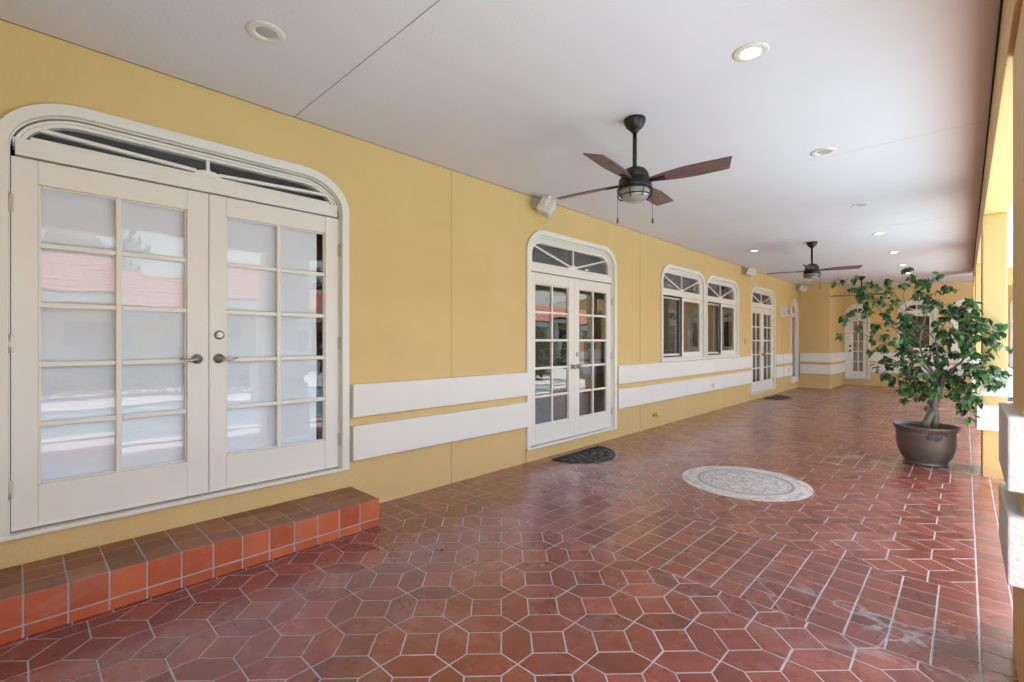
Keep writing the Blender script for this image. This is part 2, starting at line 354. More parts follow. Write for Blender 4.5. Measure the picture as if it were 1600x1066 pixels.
MED = (-1.635, 5.15, 0.60)
fl = MB()
def lay(poly, rect, g=0.0035):
    for (a, b, c) in ((1,0,rect[1]), (-1,0,-rect[0]), (0,1,rect[3]), (0,-1,-rect[2])):
        poly = clip(poly, a, b, c)
        if len(poly) < 3: return
    cx = sum(p[0] for p in poly)/len(poly); cyy = sum(p[1] for p in poly)/len(poly)
    if math.hypot(cx-MED[0], cyy-MED[1]) < MED[2]-0.10: return
    g2 = g*random.uniform(0.85, 1.2)
    a = inset(poly, g2); b = inset(poly, g2+0.0025)
    if len(b) < 3 or area(b) < 0.0002: return
    if len(a) != len(b): a = b
    dz = random.uniform(-0.0006, 0.0006); k = len(b)
    fl.tone = min(1, max(0, random.gauss(0.5, 0.14)))
    tx, ty = random.gauss(0, 0.0022), random.gauss(0, 0.0022)
    zz = lambda p: dz + (p[0]-cx)*tx + (p[1]-cyy)*ty
    fl.add([(p[0], p[1], zz(p)) for p in b] + [(p[0], p[1], -0.0012) for p in a] + [(p[0], p[1], -0.0035) for p in a],
           [list(range(k))] + [(i, k+i, k+(i+1) % k, (i+1) % k) for i in range(k)] + [(k+i, 2*k+i, 2*k+(i+1) % k, k+(i+1) % k) for i in range(k)])
def hexzone(rect, vx, vy, dx, dy):
    d = 0.525                                       # half diagonal of the square, as a share of the lattice step
    i0 = int((rect[0]-vx)/dx)-2; i1 = int((rect[1]-vx)/dx)+2; j0 = int((rect[2]-vy)/dy)-2; j1 = int((rect[3]-vy)/dy)+2
    P = lambda u, w: (vx+u*dx, vy+w*dy)
    for i in range(i0, i1+1):
        for j in range(j0, j1+1):
            if (i+j) % 2:
                lay([P(i-d, j), P(i, j-d), P(i+d, j), P(i, j+d)], rect)
            else:                                    # two hexagons per lattice vertex, running to the next vertex up-right and down-right
                lay([P(i, j), P(i+1-d, j), P(i+1, j+d), P(i+1, j+1), P(i+d, j+1), P(i, j+1-d)], rect)
                lay([P(i, j), P(i, j-1+d), P(i+d, j-1), P(i+1, j-1), P(i+1, j-d), P(i+1-d, j)], rect)
def grid(rect, x0, sx, y0, sy):
    i0 = int((rect[0]-x0)/sx)-2; i1 = int((rect[1]-x0)/sx)+2; j0 = int((rect[2]-y0)/sy)-2; j1 = int((rect[3]-y0)/sy)+2
    for i in range(i0, i1+1):
        for j in range(j0, j1+1):
            x, y = x0+i*sx, y0+j*sy
            lay([(x, y), (x+sx, y), (x+sx, y+sy), (x, y+sy)], rect)
XL, XR = -3.27, 0.052
ys = [-1.9, 2.808, 3.765, 6.56, 7.53, 10.32, 11.28, 14.07, 15.03, 17.8, 18.7, 19.1]
for k in range(0, len(ys)-1):
    r = (XL, XR, ys[k], ys[k+1])
    if k % 2 == 0:
        hexzone(r, *((-1.659, 1.762, 0.2155, 0.2155) if k == 0 else (-1.235, 4.07 + (ys[k]-3.765), 0.2145, 0.2090)))
    else:
        grid(r, 0.052-0.1615*20, 0.1615, ys[k], (ys[k+1]-ys[k])/6)
grid((-3.76, XL, -1.9, YF), -3.76, 0.1633, -1.9, 0.1615)
grid((XR, 0.62, -1.9, 16.6), XR, 0.135, -1.9, 0.1615)
grid((XR, 4.6, 16.6, YF), XR, 0.23, 16.6, 0.23)
floor = fl.build("floor", "floor_tile"); tag(floor, kind='structure')
g = MB(); g.add([(-3.78,-1.9,-0.0018),(0.64,-1.9,-0.0018),(0.64,YF+.02,-0.0018),(-3.78,YF+.02,-0.0018)], [(0,1,2,3)])
g.add([(0.64,16.6,-0.0018),(4.62,16.6,-0.0018),(4.62,YF+.02,-0.0018),(0.64,YF+.02,-0.0018)], [(0,1,2,3)])
tag(g.build("floor_grout", "grout"), kind='structure')

g = MB(); g.quad((-300,-300,-0.10),(300,-300,-0.10),(300,300,-0.10),(-300,300,-0.10)); tag(g.build("ground", "grass_ground"), kind='structure')
g = MB(); g.box(0.645, 10.2, -30, -3.0, -0.09, -0.012); g.box(0.645, 10.2, 13.0, 16.55, -0.09, -0.012); g.box(0.645, 1.15, -3.0, 13.0, -0.09, -0.012); g.box(6.8, 12.4, -3.0, 13.0, -0.09, -0.012); g.box(10.2, 12.4, 13.0, 16.55, -0.09, -0.012); g.box(10.2, 12.4, -30, -3.0, -0.09, -0.012)
g.box(-3.78, 0.645, -30, -1.905, -0.09, -0.012)
tag(g.build("pool_deck", "deck_paver"), kind='structure')
g = MB(); g.box(1.45, 6.5, -2.7, 12.7, -0.095, -0.06); tag(g.build("pool_water", "pool_water"), kind='structure')
g = MB(); g.box(1.15, 1.45, -3.0, 13.0, -0.09, 0.02); g.box(6.5, 6.8, -3.0, 13.0, -0.09, 0.02); g.box(1.45, 6.5, -3.0, -2.7, -0.09, 0.02); g.box(1.45, 6.5, 12.7, 13.0, -0.09, 0.02)
tag(g.build("pool_coping", "pool_coping", bevel=0.01), kind='structure')

# ------------------------------------------------------------------ the house
house = tag(empty("house", (-DW, 0, 0)), "yellow stucco house with white bands, arched glazed doors and a covered porch", "house")
HM = Matrix.Translation((DW, 0, 0))
def part(mb, name, mat, bevel=0.0, parent=None, **k):   # part whose mesh is written in world coordinates
    o = mb.build(name, mat, parent or house, bevel, **k)
    o.matrix_parent_inverse = Matrix.Translation((DW, 0, 0))
    return o

def outline(u0, u1, zb, zt, a, b, i=0.0, zbi=0.0, n=12, sq=2.0):
    u0, u1, zt, a, b = u0+i, u1-i, zt-i, max(0.02, a-i), max(0.02, b-i)
    P = [(u0, zb+zbi)]
    for k in range(n+1):
        t = pi/2*k/n; P.append((u0+a-a*cos(t)**(2/sq), zt-b+b*sin(t)**(2/sq)))
    for k in range(n+1):
        t = pi/2*(1-k/n); P.append((u1-a+a*cos(t)**(2/sq), zt-b+b*sin(t)**(2/sq)))
    P.append((u1, zb+zbi))
    return P

def wall_mesh(u0, u1, z0, z1, ops, th=0.2):            # local frame: x along, y inward, z up
    w = MB(); x = u0
    for (a0, a1, zb, zt, a, b) in sorted(ops):
        for y in (0, th):
            w.quad((x,y,z0),(a0,y,z0),(a0,y,z1),(x,y,z1))
            if zb > z0: w.quad((a0,y,z0),(a1,y,z0),(a1,y,zb),(a0,y,zb))
            o = outline(a0, a1, zb, zt, a, b)[1:-1]
            for p, q in zip(o, o[1:]):
                if abs(p[0]-q[0]) > 1e-6: w.quad((p[0],y,p[1]),(q[0],y,q[1]),(q[0],y,z1),(p[0],y,z1))
        o = outline(a0, a1, zb, zt, a, b)
        for p, q in zip(o, o[1:]+o[:1]): w.quad((p[0],0,p[1]),(q[0],0,q[1]),(q[0],th,q[1]),(p[0],th,p[1]))
        x = a1
    for y in (0, th): w.quad((x,y,z0),(u1,y,z0),(u1,y,z1),(x,y,z1))
    return w
RZ90 = R(90)
def lpart(mb, name, mat, x, y, rz, bevel=0.0, parent=None):   # part in a local wall frame placed at world x, y
    o = mb.build(name, mat, parent or house, bevel); o.location = (x+DW, y, 0); o.rotation_euler = (0, 0, rz); return o

# openings: (u0, u1, z bottom, z top, arch a, arch b)
D1 = (-0.090, 1.935, 0.365, 2.808, 0.38, 0.30)
D2 = (4.170, 6.165, 0.145, 2.800, 0.34, 0.30)
D3 = (12.30, 14.295, 0.145, 2.800, 0.34, 0.30)
W1 = (7.60, 9.49, 1.085, 2.785, 0.34, 0.30)
W2 = (9.53, 11.42, 1.085, 2.785, 0.34, 0.30)
W3 = (15.95, 16.80, 0.19, 2.735, 0.425, 0.42)
cs = 0.03                                             # casing laps the wall by this much
shrink = lambda o: (o[0]+cs, o[1]-cs, o[2]+0.005, o[3]-cs, o[4]-cs, o[5]-cs)
lpart(wall_mesh(-6.0, YF, -0.05, 3.29, [shrink(o) for o in (D1, D2, W1, W2, D3, W3)]), "wall", "stucco", -DW, 0, RZ90)
# end wall, in its own frame (x = world x)
E2 = (-1.53, -0.62, 1.09, 2.70, 0.42, 0.36)
E3 = (-0.31, 0.60, 1.09, 2.70, 0.42, 0.36)
E4 = (0.90, 1.86, 0.13, 2.79, 0.42, 0.38)
E1 = (-2.905, -2.215, 0.19, 2.665, 0.34, 0.36)
lpart(wall_mesh(-2.93, 4.6, -0.05, 3.29, [shrink(o) for o in (E1, E2, E3, E4)]), "end_wall", "stucco", 0, YF, 0)
g = MB(); g.box(-DW+0.002, -2.93, 16.85, YF+0.19, -0.05, 3.28); part(g, "bay_wall", "stucco", 0.006)

g = MB(); g.box(-DW+0.002, RX+0.19, -1.2, -1.0, -0.05, CZ-0.001); part(g, 'added_back_wall', 'stucco', 0.006)  # unseen wall added behind the camera to darken the near floor
g = MB(); g.box(RX+0.001, RX+0.189, -0.999, -0.45, -0.05, 2.774); part(g, 'added_side_wall', 'stucco', 0.006)  # unseen, added in the column row to cut light at the near door

# white bands
def band(x0, x1, y0, y1):
    for (z0, z1) in ((0.432, 0.722), (0.798, 1.073)):
        g = MB(); g.box(x0, x1, y0, y1, z0, z1); part(g, "trim_band", "band_white", 0.005)
for (y0, y1) in ((-0.998, D1[0]-0.012), (D1[1]+0.02, D2[0]-0.004), (D2[1]+0.01, D3[0]-0.004), (D3[1]+0.006, W3[0]-0.004)):
    band(-DW-0.02, -DW+0.055, y0, y1)
band(-DW+0.06, -2.93+0.055, 16.795, 16.86)
band(-2.94, -2.93+0.055, 16.864, YF-0.008)
for (x0, x1) in ((E1[1]+0.01, E4[0]-0.01), (E4[1]+0.01, 4.5)):
    band(x0, x1, YF-0.055, YF+0.02)

# joints in the stucco and in the ceiling
for y in (3.045, 6.90):
    g = MB(); g.box(-DW-0.01, -DW+0.0015, y-0.0022, y+0.0022, 0.0, 0.430); g.box(-DW-0.01, -DW+0.0015, y-0.0022, y+0.0022, 1.075, CZ); part(g, "wall_joint", "stucco_joint")
g = MB(); g.box(-DW-0.01, -DW+0.0015, D3[0]-0.003, D3[0]+0.003, 0.0, 0.14); part(g, "wall_joint", "stucco_joint"); g = MB(); g.box(-DW-0.01, -DW+0.003, D2[0]-0.004, D2[0]+0.006, 0.0, 0.143); part(g, "wall_joint", "stucco_joint")
# ceiling slab with the soffit outside, and wing
g = MB(); g.box(-DW+0.0015, 1.20, -7, 15.9, CZ, 3.30); g.box(-DW+0.0015, 4.9, 15.9, YF-0.001, CZ, 3.30); part(g, "ceiling", "ceiling_paint")
g = MB(); g.box(-DW+0.003, RX-0.004, 1.4875, 1.4925, CZ-0.0015, CZ+0.01); part(g, "ceiling_joint", "ceiling_joint")
g = MB(); g.box(-1.2, RX-0.004, 5.280, 5.283, CZ-0.0015, CZ+0.01); part(g, "ceiling_joint", "ceiling_paint")
g = MB(); g.box(-DW+0.007, RX-0.012, 9.05, 9.054, CZ-0.0015, CZ+0.01); part(g, "ceiling_joint", "ceiling_paint")
g = MB(); g.box(-DW+0.001, -DW+0.006, -6, 16.84, CZ-0.004, CZ+0.01); part(g, "wall_joint", "stucco_joint")
g = MB(); g.box(RX-0.010, RX-0.001, -6.8, 16.2, CZ-0.012, CZ+0.01); part(g, "beam_joint", "gap_dark")

# beam, columns with their pairs of white blocks
g = MB(); g.box(RX, RX+0.19, -6.9, 16.46, 2.775, CZ+0.01); part(g, "beam", "stucco", 0.006)
g = MB(); g.box(RX+0.192, 4.6, 16.27, 16.46, 2.775, CZ+0.01); part(g, "beam", "stucco", 0.006)
def column(x, y, w, d, mat="band_white"):
    e = empty("column", (x+DW, y, 0), 0, house)
    g = MB(); g.box(0, w, 0, d, -0.02, 2.774); g.build("shaft", "stucco", e, 0.008)
    for (z0, z1) in ((0.50, 0.762), (0.862, 1.147)):
        g = MB(); g.box(-0.045, w+0.045, -0.045, d+0.045, z0, z1); g.build("trim_block", mat, e, 0.007)
    return e
tag(column(RX+0.022, 2.68, 0.32, 0.56, "band_rough"), "nearest porch column, its white blocks roughly textured")
for y in (7.09, 11.5, 15.90): column(RX-0.008 if y > 5 else RX, y, 0.185, 0.56)
column(4.04, 16.27, 0.56, 0.188)

# roof over the house
def tile_roof(name, c, uvec, vvec, width, length, slope_h, parent, run, th=0.10):
    pass
def barrel_sheet(p0, along, down, L, D, pitch=0.28, n=6, amp=0.05, courses=0.38):   # wavy clay tile sheet
    g = MB(); nu = int(L/pitch)*n; nv = max(2, int(D/courses))
    p0, along, down = Vector(p0), Vector(along), Vector(down); nrm = along.cross(down).normalized()
    if nrm.z < 0: nrm = -nrm
    vs = []; fs = []
    rows = []
    for j in range(nv):
        for e in (0, 1):
            t = (j+e)/nv; lift = 0.035*(e) 
            rows.append((t, lift))
    for t, lift in rows:
        for i in range(nu+1):
            s_ = i/nu; h = amp*abs(sin(pi*s_*L/pitch))
            vs.append(p0 + along*(s_*L) + down*(t*D) + nrm*(h+lift))
    for r in range(len(rows)-1):
        for i in range(nu): fs.append((r*(nu+1)+i, r*(nu+1)+i+1, (r+1)*(nu+1)+i+1, (r+1)*(nu+1)+i))
    g.add(vs, fs); return g
g = MB(); g.prism([(-9.2, 3.30), (1.22, 3.30), (1.22, 3.42), (-4.1, 5.3), (-9.2, 3.42)], -7.2, 15.9); g.prism([(-9.2, 3.301), (5.3, 3.301), (5.3, 3.42), (-9.2, 3.42)], 15.9, 26)
part(g, "roof", "roof_clay")
g = MB(); g.box(1.20, 1.25, -7.1, 15.85, 3.16, 3.40); g.box(1.20, 5.2, 15.85, 15.92, 3.16, 3.40); part(g, "fascia", "fascia_white")
# boxes for the rooms behind the panes, their dimness put into the colour
g = MB(); g.box(-9.0, -DW-0.22, -6, YF+4, 0.10, 3.0); part(g, "room", "room_shade")
g = MB(); g.box(-2.9, 4.5, YF+0.22, YF+3.9, 0.10, 3.0); part(g, "room", "room_shade")

# ------------------------------------------------------------------ doors and windows (parts of the house, with sub-parts)
def ring_set(e, o, zsp, sill, pane_mat="pane_glass", hub=0.10, fan=True, glass_inset=0.145, diag=True, rail_h=0.07, jm=0.086):
    """casing, jamb and arched fanlight of one opening; o = opening in local coordinates starting at u=0"""
    r1 = 0.0625+(glass_inset-.0625)*.29; r2 = 0.0625+(glass_inset-.0625)*.6
    g = MB()
    g.ring(outline(*o), outline(*o, i=0.062), -0.028, 0.06)
    g.build("casing", "door_paint", e, 0.004)
    g = MB(); g.ring(outline(*o, i=0.0625), outline(*o, i=min(r1, jm)), 0.012, 0.10)
    # transom sash: the ring above the rail
    def above(i):
        P = outline(*o, i=i, n=16); P[0] = (P[0][0], zsp); P[-1] = (P[-1][0], zsp)
        return P
    g.ring(above(r1+.0005), above(r2), 0.020, 0.09)
    g.ring(above(r2+.0005), above(glass_inset), 0.030, 0.085)
    g.build("jamb", "door_paint", e, 0.002)
    u0, u1, zt = o[0]+glass_inset, o[1]-glass_inset, o[3]-glass_inset
    um = (u0+u1)/2
    # glass of the fanlight
    P = above(glass_inset-0.006)
    g = MB(); g.add([(u, 0.062, z) for u, z in P], [list(range(len(P)))]); g.build("fanlight_glass", pane_mat, e)
    g = MB()
    g.box(o[0]+0.087, o[1]-0.087, 0.016, 0.09, zsp-rail_h, zsp-0.001); 
    g.box(o[0]+0.087, o[1]-0.087, 0.008, 0.09, zsp-rail_h-0.028, zsp-rail_h-0.0005)
    g.box(o[0]+0.146, o[1]-0.146, 0.030, 0.085, zsp, zsp+0.020)
    if fan:
        zb = zsp+0.021
        ph = [(um+hub*cos(t), zb+hub*0.42*sin(t)) for t in [pi*k/10 for k in range(11)]]
        g.prism([(u, z) for u, z in ph], 0.034, 0.075)
        g.bar((um, zb+hub*0.40), (um, zt+0.004), 0.022, 0.036, 0.036)
        if diag:
            aa, bb = o[4]-glass_inset, o[5]-glass_inset
            for s_ in (-1, 1):
                cx = (u0+max(aa,.02) if s_ < 0 else u1-max(aa,.02)); q = (cx+s_*aa*0.72, zt-bb+bb*0.70)
                g.bar((um+s_*hub*0.80, zb+hub*0.25), (q[0]+s_*0.01, q[1]+0.004), 0.022, 0.036, 0.0365)
    g.build("fanlight_bars", "door_paint", e, 0.003)

def leaf(e, u0, u1, z0, z1, sl, sr, tr, br, rows, cols, y=0.018, d=0.044, wob=0.0035, gm='pane_glass'):
    g = MB()
    g.box(u0, u0+sl, y, y+d, z0, z1); g.box(u1-sr, u1, y, y+d, z0, z1)
    g.box(u0+sl+0.0004, u1-sr-0.0004, y+0.0006, y+d-0.0006, z1-tr, z1-0.0005); g.box(u0+sl+0.0004, u1-sr-0.0004, y+0.0006, y+d-0.0006, z0+0.0005, z0+br)
    lf = g.build("door_leaf", "door_paint", e, 0.003)
    g = MB(); gu0, gu1, gz0, gz1 = u0+sl, u1-sr, z0+br, z1-tr
    mw = 0.030
    for i in range(1, cols):
        u = gu0+(gu1-gu0)*i/cols; g.box(u-mw/2, u+mw/2, y+0.006, y+d-0.006, gz0, gz1)
    for j in range(1, rows):
        z = gz0+(gz1-gz0)*j/rows
        for i in range(cols):
            a = gu0+(gu1-gu0)*i/cols+(mw/2 if i else 0); b = gu0+(gu1-gu0)*(i+1)/cols-(mw/2 if i < cols-1 else 0)
            g.box(a, b, y+0.008, y+d-0.008, z-mw/2, z+mw/2)
    t = 0.012                                       # glazing beads round the opening
    g.box(gu0, gu0+t, y+0.012, y+d-0.012, gz0, gz1); g.box(gu1-t, gu1, y+0.012, y+d-0.012, gz0, gz1)
    g.box(gu0+t, gu1-t, y+0.012, y+d-0.012, gz0, gz0+t); g.box(gu0+t, gu1-t, y+0.012, y+d-0.012, gz1-t, gz1)
    g.build("muntins", "door_paint", e, 0.005)
    g = MB(); yg = y+d*0.55
    for i in range(cols):
        for j in range(rows):
            a, b = gu0+(gu1-gu0)*i/cols, gu0+(gu1-gu0)*(i+1)/cols; c, f = gz0+(gz1-gz0)*j/rows, gz0+(gz1-gz0)*(j+1)/rows
            r1, r2 = random.gauss(0, wob)*(b-a), random.gauss(0, wob)*(f-c)
            g.quad((a, yg-r1-r2, c), (b, yg+r1-r2, c), (b, yg+r1+r2, f), (a, yg-r1+r2, f))
    g.build("panes", gm, e)
    return gu0, gu1, gz0, gz1

def hinge(e, u, z, y=0.012):
    g = MB(); g.lathe([(0.0075, -0.052), (0.0075, 0.052)], (u, y, z), 10); g.box(u-0.016, u+0.016, y+0.004, y+0.010, z-0.05, z+0.05); g.build("hinge", "hinge_metal", e)
def lever(e, u, z, sgn, y=0.018):
    g = MB()
    g.lathe([(0.034, 0.0), (0.034, 0.004), (0.029, 0.010), (0.015, 0.013), (0.012, 0.045), (0.012, 0.05)], (u, y, z), 20, 'y')
    pts = [(u, y-0.047, z), (u+sgn*0.02, y-0.052, z-0.001), (u+sgn*0.05, y-0.053, z-0.010), (u+sgn*0.072, y-0.052, z-0.008), (u+sgn*0.092, y-0.050, z+0.001), (u+sgn*0.108, y-0.047, z+0.002)]
    g.tube(pts, [0.012, 0.010, 0.0085, 0.008, 0.0075, 0.005], 8)
    g.build("lever_handle", "nickel", e)
def knob(e, u, z, mat="nickel", y=0.018):
    g = MB(); g.lathe([(0.032, 0), (0.032, 0.005), (0.013, 0.010), (0.012, 0.030), (0.026, 0.040), (0.029, 0.052), (0.022, 0.064), (0.008, 0.067)], (u, y, z), 20, 'y'); g.build("knob", mat, e)
def deadbolt(e, u, z, y=0.018):
    g = MB(); g.lathe([(0.033, 0), (0.033, 0.005), (0.026, 0.013), (0.019, 0.016), (0.017, 0.016), (0.006, 0.014)], (u, y, z), 20, 'y'); g.build("deadbolt", "nickel", e)

def french_door(o, zsp, label, kind):
    e = empty("french_door", (0, o[0], 0), RZ90, house); e['label'] = label
    w = o[1]-o[0]; lo = (0, w, o[2], o[3], o[4], o[5])
    ring_set(e, lo, zsp, o[2], pane_mat='soft_glass' if kind == 'blind' else 'pane_glass', hub=0.10 if kind != 'blind' else 0.085, glass_inset=0.152 if kind != 'blind' else 0.116, jm=0.085 if kind != 'blind' else 0.069)
    zl = o[2]+0.028; zt = zsp-0.108
    g = MB(); g.box(0.0, w, -0.032, 0.10, o[2]-0.004, o[2]+0.018); g.build("threshold", "door_paint", e, 0.004)
    mg = 0.090 if kind != 'blind' else 0.072; u0, u1, um = mg, w-mg, w/2
    for (a, b, sl, sr) in ((u0, um-0.0015, 0.105, 0.125), (um+0.0015, u1, 0.105, 0.115)):
        leaf(e, a, b, zl, zt, sl, sr, 0.135, 0.235, 5, 2, gm='soft_glass' if kind == 'blind' else 'pane_glass')
    g = MB(); g.box(um-0.0014, um+0.0014, 0.030, 0.05, zl, zt); g.box(u0-0.004, u0, 0.02, 0.06, zl, zt); g.build("seam", "gap_dark", e)
    for z in (zl+0.23, (zl+zt)/2, zt-0.26):
        hinge(e, u0-0.006, z); hinge(e, u1+0.005, z)
    zh = zl+0.925
    if kind == 'blind':
        lever(e, um-0.07, zh, -1); lever(e, um+0.06, zh, 1); deadbolt(e, um+0.063, zh+0.165)
        g = MB()                                    # a roller blind drawn down behind each leaf
        for (a, b) in ((u0+0.108, um-0.108), (um+0.118, u1-0.165)):
            n_ = 10; zs = [zl+0.20+(zt-zl-0.26)*k/n_ for k in range(n_+1)]
            for k in range(n_):
                d0, d1 = 0.074+0.005*sin(k*1.3), 0.074+0.005*sin((k+1)*1.3)
                g.quad((a, d0, zs[k]), (b, d0, zs[k]), (b, d1, zs[k+1]), (a, d1, zs[k+1]))
        g.build("roller_blind", "blind_fabric", e)
    else:
        knob(e, um-0.06, zh); knob(e, um+0.06, zh); deadbolt(e, um+0.063, zh+0.165)
        if kind == 'curtain':
            g = MB(); n_ = 90
            for k in range(n_):
                a, b = u0+(u1-u0)*k/n_, u0+(u1-u0)*(k+1)/n_
                f = lambda t: 0.30+0.02*sin(t*95)
                g.quad((a, f(a), zl+.02), (b, f(b), zl+.02), (b, f(b), zt), (a, f(a), zt))
            g.build("curtain", "curtain_cloth", e)
    return e
french_door(D1, 2.565, "french door nearest the camera above the tiled step, white blinds drawn behind its panes", 'blind')
french_door(D2, 2.385, "french door behind the half-round mat, dark panes reflecting the garden", 'dark')
french_door(D3, 2.385, "distant french door between the pair of windows and the narrow window", 'curtain')

def slider(o, zsp, label, right, x=0, y=None, rz=RZ90, single=False):
    e = empty("window", (0, o[0], 0) if y is None else (o[0]+DW, y, 0), rz, house); e['label'] = label
    w = o[1]-o[0]; lo = (0, w, o[2], o[3], o[4], o[5])
    ring_set(e, lo, zsp, o[2], hub=0.085)
    zb, zt = o[2]+0.045, zsp-0.10; u0, u1 = 0.087, w-0.087; um = (u0+u1)/2
    g = MB(); g.box(-0.004, w+0.004, -0.036, 0.06, o[2]-0.004, o[2]+0.040)
    g.box(u0, u1, 0.014, 0.09, zb-0.004, zb+0.022); g.box(u0, u0+0.018, 0.02, 0.09, zb+0.0225, zt); g.box(u1-0.018, u1, 0.02, 0.09, zb+0.0225, zt)
    g.build("window_frame", "door_paint", e, 0.003)
    def sash(a, b, y0, fw, mat="door_paint"):
        g = MB(); c, d = zb+0.023, zt-0.002
        g.box(a, a+fw, y0, y0+0.03, c, d); g.box(b-fw, b, y0, y0+0.03, c, d); g.box(a+fw, b-fw, y0+.0005, y0+0.0295, c, c+fw*1.3); g.box(a+fw, b-fw, y0+.0005, y0+0.0295, d-fw, d)
        g.build("sash", mat, e, 0.003)
        g = MB(); g.quad((a+fw-.003, y0+0.016, c+fw), (b-fw+.003, y0+0.016, c+fw), (b-fw+.003, y0+0.016, d-fw+.003), (a+fw-.003, y0+0.016, d-fw+.003)); g.build("pane", "pane_glass", e)
    if single:
        sash(u0+0.019, u1-0.019, 0.035, 0.055)
    else:
        sash(u0+0.019, um+0.03, 0.064, 0.045, "door_paint"); sash(um-0.02, u1-0.019, 0.026, 0.062)
        g = MB(); a, b, c, d = u0+0.020, um-0.021, zb+0.024, zt-0.003; fw = 0.022
        g.box(a, a+fw, 0.034, 0.046, c, d); g.box(b-fw, b, 0.034, 0.046, c, d); g.box(a+fw, b-fw, 0.034, 0.046, c, c+fw); g.box(a+fw, b-fw, 0.034, 0.046, d-fw, d); g.build("screen_frame", "plastic_dark", e)
    if right == 'drape':
        g = MB(); n_ = 40; a0, a1 = um+0.02, u1-0.03
        for k in range(n_):
            a, b = a0+(a1-a0)*k/n_, a0+(a1-a0)*(k+1)/n_
            f = lambda t: 0.24+0.018*sin(t*60)+0.008*sin(t*23)
            g.quad((a, f(a), zb), (b, f(b), zb), (b, f(b), zt), (a, f(a), zt))
        g.build("curtain", "curtain_cloth", e)
    return e
slider(W1, 2.345, "nearer of the paired arched sliding windows", 'open')
slider(W2, 2.345, "farther of the paired arched sliding windows, a brown drape behind its right sash", 'drape')
slider((E2[0], E2[1], E2[2], E2[3], E2[4], E2[5]), 2.36, "arched window on the end wall behind the ficus", 'open', y=YF, rz=0, single=True)
slider((E3[0], E3[1], E3[2], E3[3], E3[4], E3[5]), 2.36, "arched window on the end wall at the corner column", 'open', y=YF, rz=0, single=True)

def narrow_window(o):
    e = empty("narrow_window", (0, o[0], 0), RZ90, house); e['label'] = "tall narrow round-topped window beside the wall lantern"
    w = o[1]-o[0]
    g = MB(); g.ring(outline(0, w, *o[2:]), outline(0, w, *o[2:], i=0.062), -0.028, 0.06); g.box(0.0, w, -0.030, 0.06, o[2]-0.006, o[2]+0.06); g.build("casing", "door_paint", e, 0.004)
    g = MB(); g.box(0.063, 0.11, 0.03, 0.09, o[2]+0.061, 2.22); g.box(w-0.11, w-0.063, 0.03, 0.09, o[2]+0.061, 2.22); g.box(0.111, w-0.111, 0.031, 0.089, o[2]+0.061, o[2]+0.15); g.box(0.111, w-0.111, 0.031, 0.089, 2.16, 2.22)
    P = outline(0, w, *o[2:], i=0.0625, n=16); P[0] = (P[0][0], 2.221); P[-1] = (P[-1][0], 2.221)
    Q = outline(0, w, *o[2:], i=0.22, n=16); Q[0] = (Q[0][0], 2.30); Q[-1] = (Q[-1][0], 2.30)
    g.ring(P, Q, 0.03, 0.09); g.box(0.22, w-0.22, 0.0305, 0.089, 2.221, 2.30); g.build("sash", "door_paint", e, 0.003)
    g = MB(); g.add([(u, 0.06, z) for u, z in Q], [list(range(len(Q)))]); g.quad((0.108, 0.06, o[2]+0.145), (w-0.108, 0.06, o[2]+0.145), (w-0.108, 0.06, 2.165), (0.108, 0.06, 2.165)); g.build("pane", "pane_glass", e)
narrow_window(W3)
def end_door(o, label):
    e = empty("glazed_door", (o[0]+DW, YF, 0), 0, house); e['label'] = label
    w = o[1]-o[0]; lo = (0, w, *o[2:])
    ring_set(e, lo, 2.33, o[2], hub=0.06)
    zl, zt = o[2]+0.028, 2.33-0.108
    g = MB(); g.box(0.0, w, -0.032, 0.10, o[2]-0.004, o[2]+0.018); g.build("threshold", "door_paint", e, 0.004)
    leaf(e, 0.09, w-0.09, zl, zt, 0.13, 0.10, 0.12, 0.22, 5, 2)
    knob(e, 0.15, zl+0.90, "bronze"); g = MB(); g.lathe([(0.033, 0), (0.033, 0.005), (0.02, 0.016)], (0.15, 0.018, zl+1.06), 16, 'y'); g.build("deadbolt", "bronze", e)
    g = MB(); n_ = 70
    for k in range(n_):
        a, b = 0.1+(w-0.2)*k/n_, 0.1+(w-0.2)*(k+1)/n_; f = lambda t: 0.12+0.012*sin(t*105)
        g.quad((a, f(a), zl+.1), (b, f(b), zl+.1), (b, f(b), zt-.05), (a, f(a), zt-.05))
    g.build("curtain", "curtain_cloth", e)
end_door(E1, "single glazed door on the end wall, pleated curtain behind its panes")
end_door(E4, "single glazed door on the end wall beyond the columns")

# ------------------------------------------------------------------ tiled step under the near door
st = tag(empty("tiled_step", (-3.53, 0.5, 0)), "terracotta tiled step with bright orange risers below the nearest french door", "step")
SX, SYE, SZ = -3.30, 1.957, 0.208
def stpart(mb, name, mat, bevel=0.0):
    o = mb.build(name, mat, st, bevel); o.location = (3.53, -0.5, 0); return o
g = MB(); g.box(-DW+0.003, SX-0.0025, -0.998, SYE-0.0025, 0.001, SZ); stpart(g, "grout_core", "grout")
g = MB(); gr = 0.004; k = 0; y = SYE
while y > -0.82:
    y2 = y-0.161
    g.tone = random.uniform(0.2, 0.8); g.box(SX-0.012, SX, y2+gr, y-gr*(1 if k else -0), 0.066, SZ-0.0005)
    g.tone = random.uniform(0.2, 0.8); g.box(SX-0.012, SX, y2+gr, y-gr*(1 if k else -0), 0.001, 0.058)
    y = y2; k += 1
x = SX-0.0125
for (xa, xb) in ((SX-0.160, SX-0.0125), (SX-0.320, SX-0.168), (-DW+0.004, SX-0.328)):
    g.tone = random.uniform(0.2, 0.8); g.box(xa, xb, SYE-0.012, SYE, 0.066, SZ-0.0005); g.box(xa, xb, SYE-0.012, SYE, 0.001, 0.058)
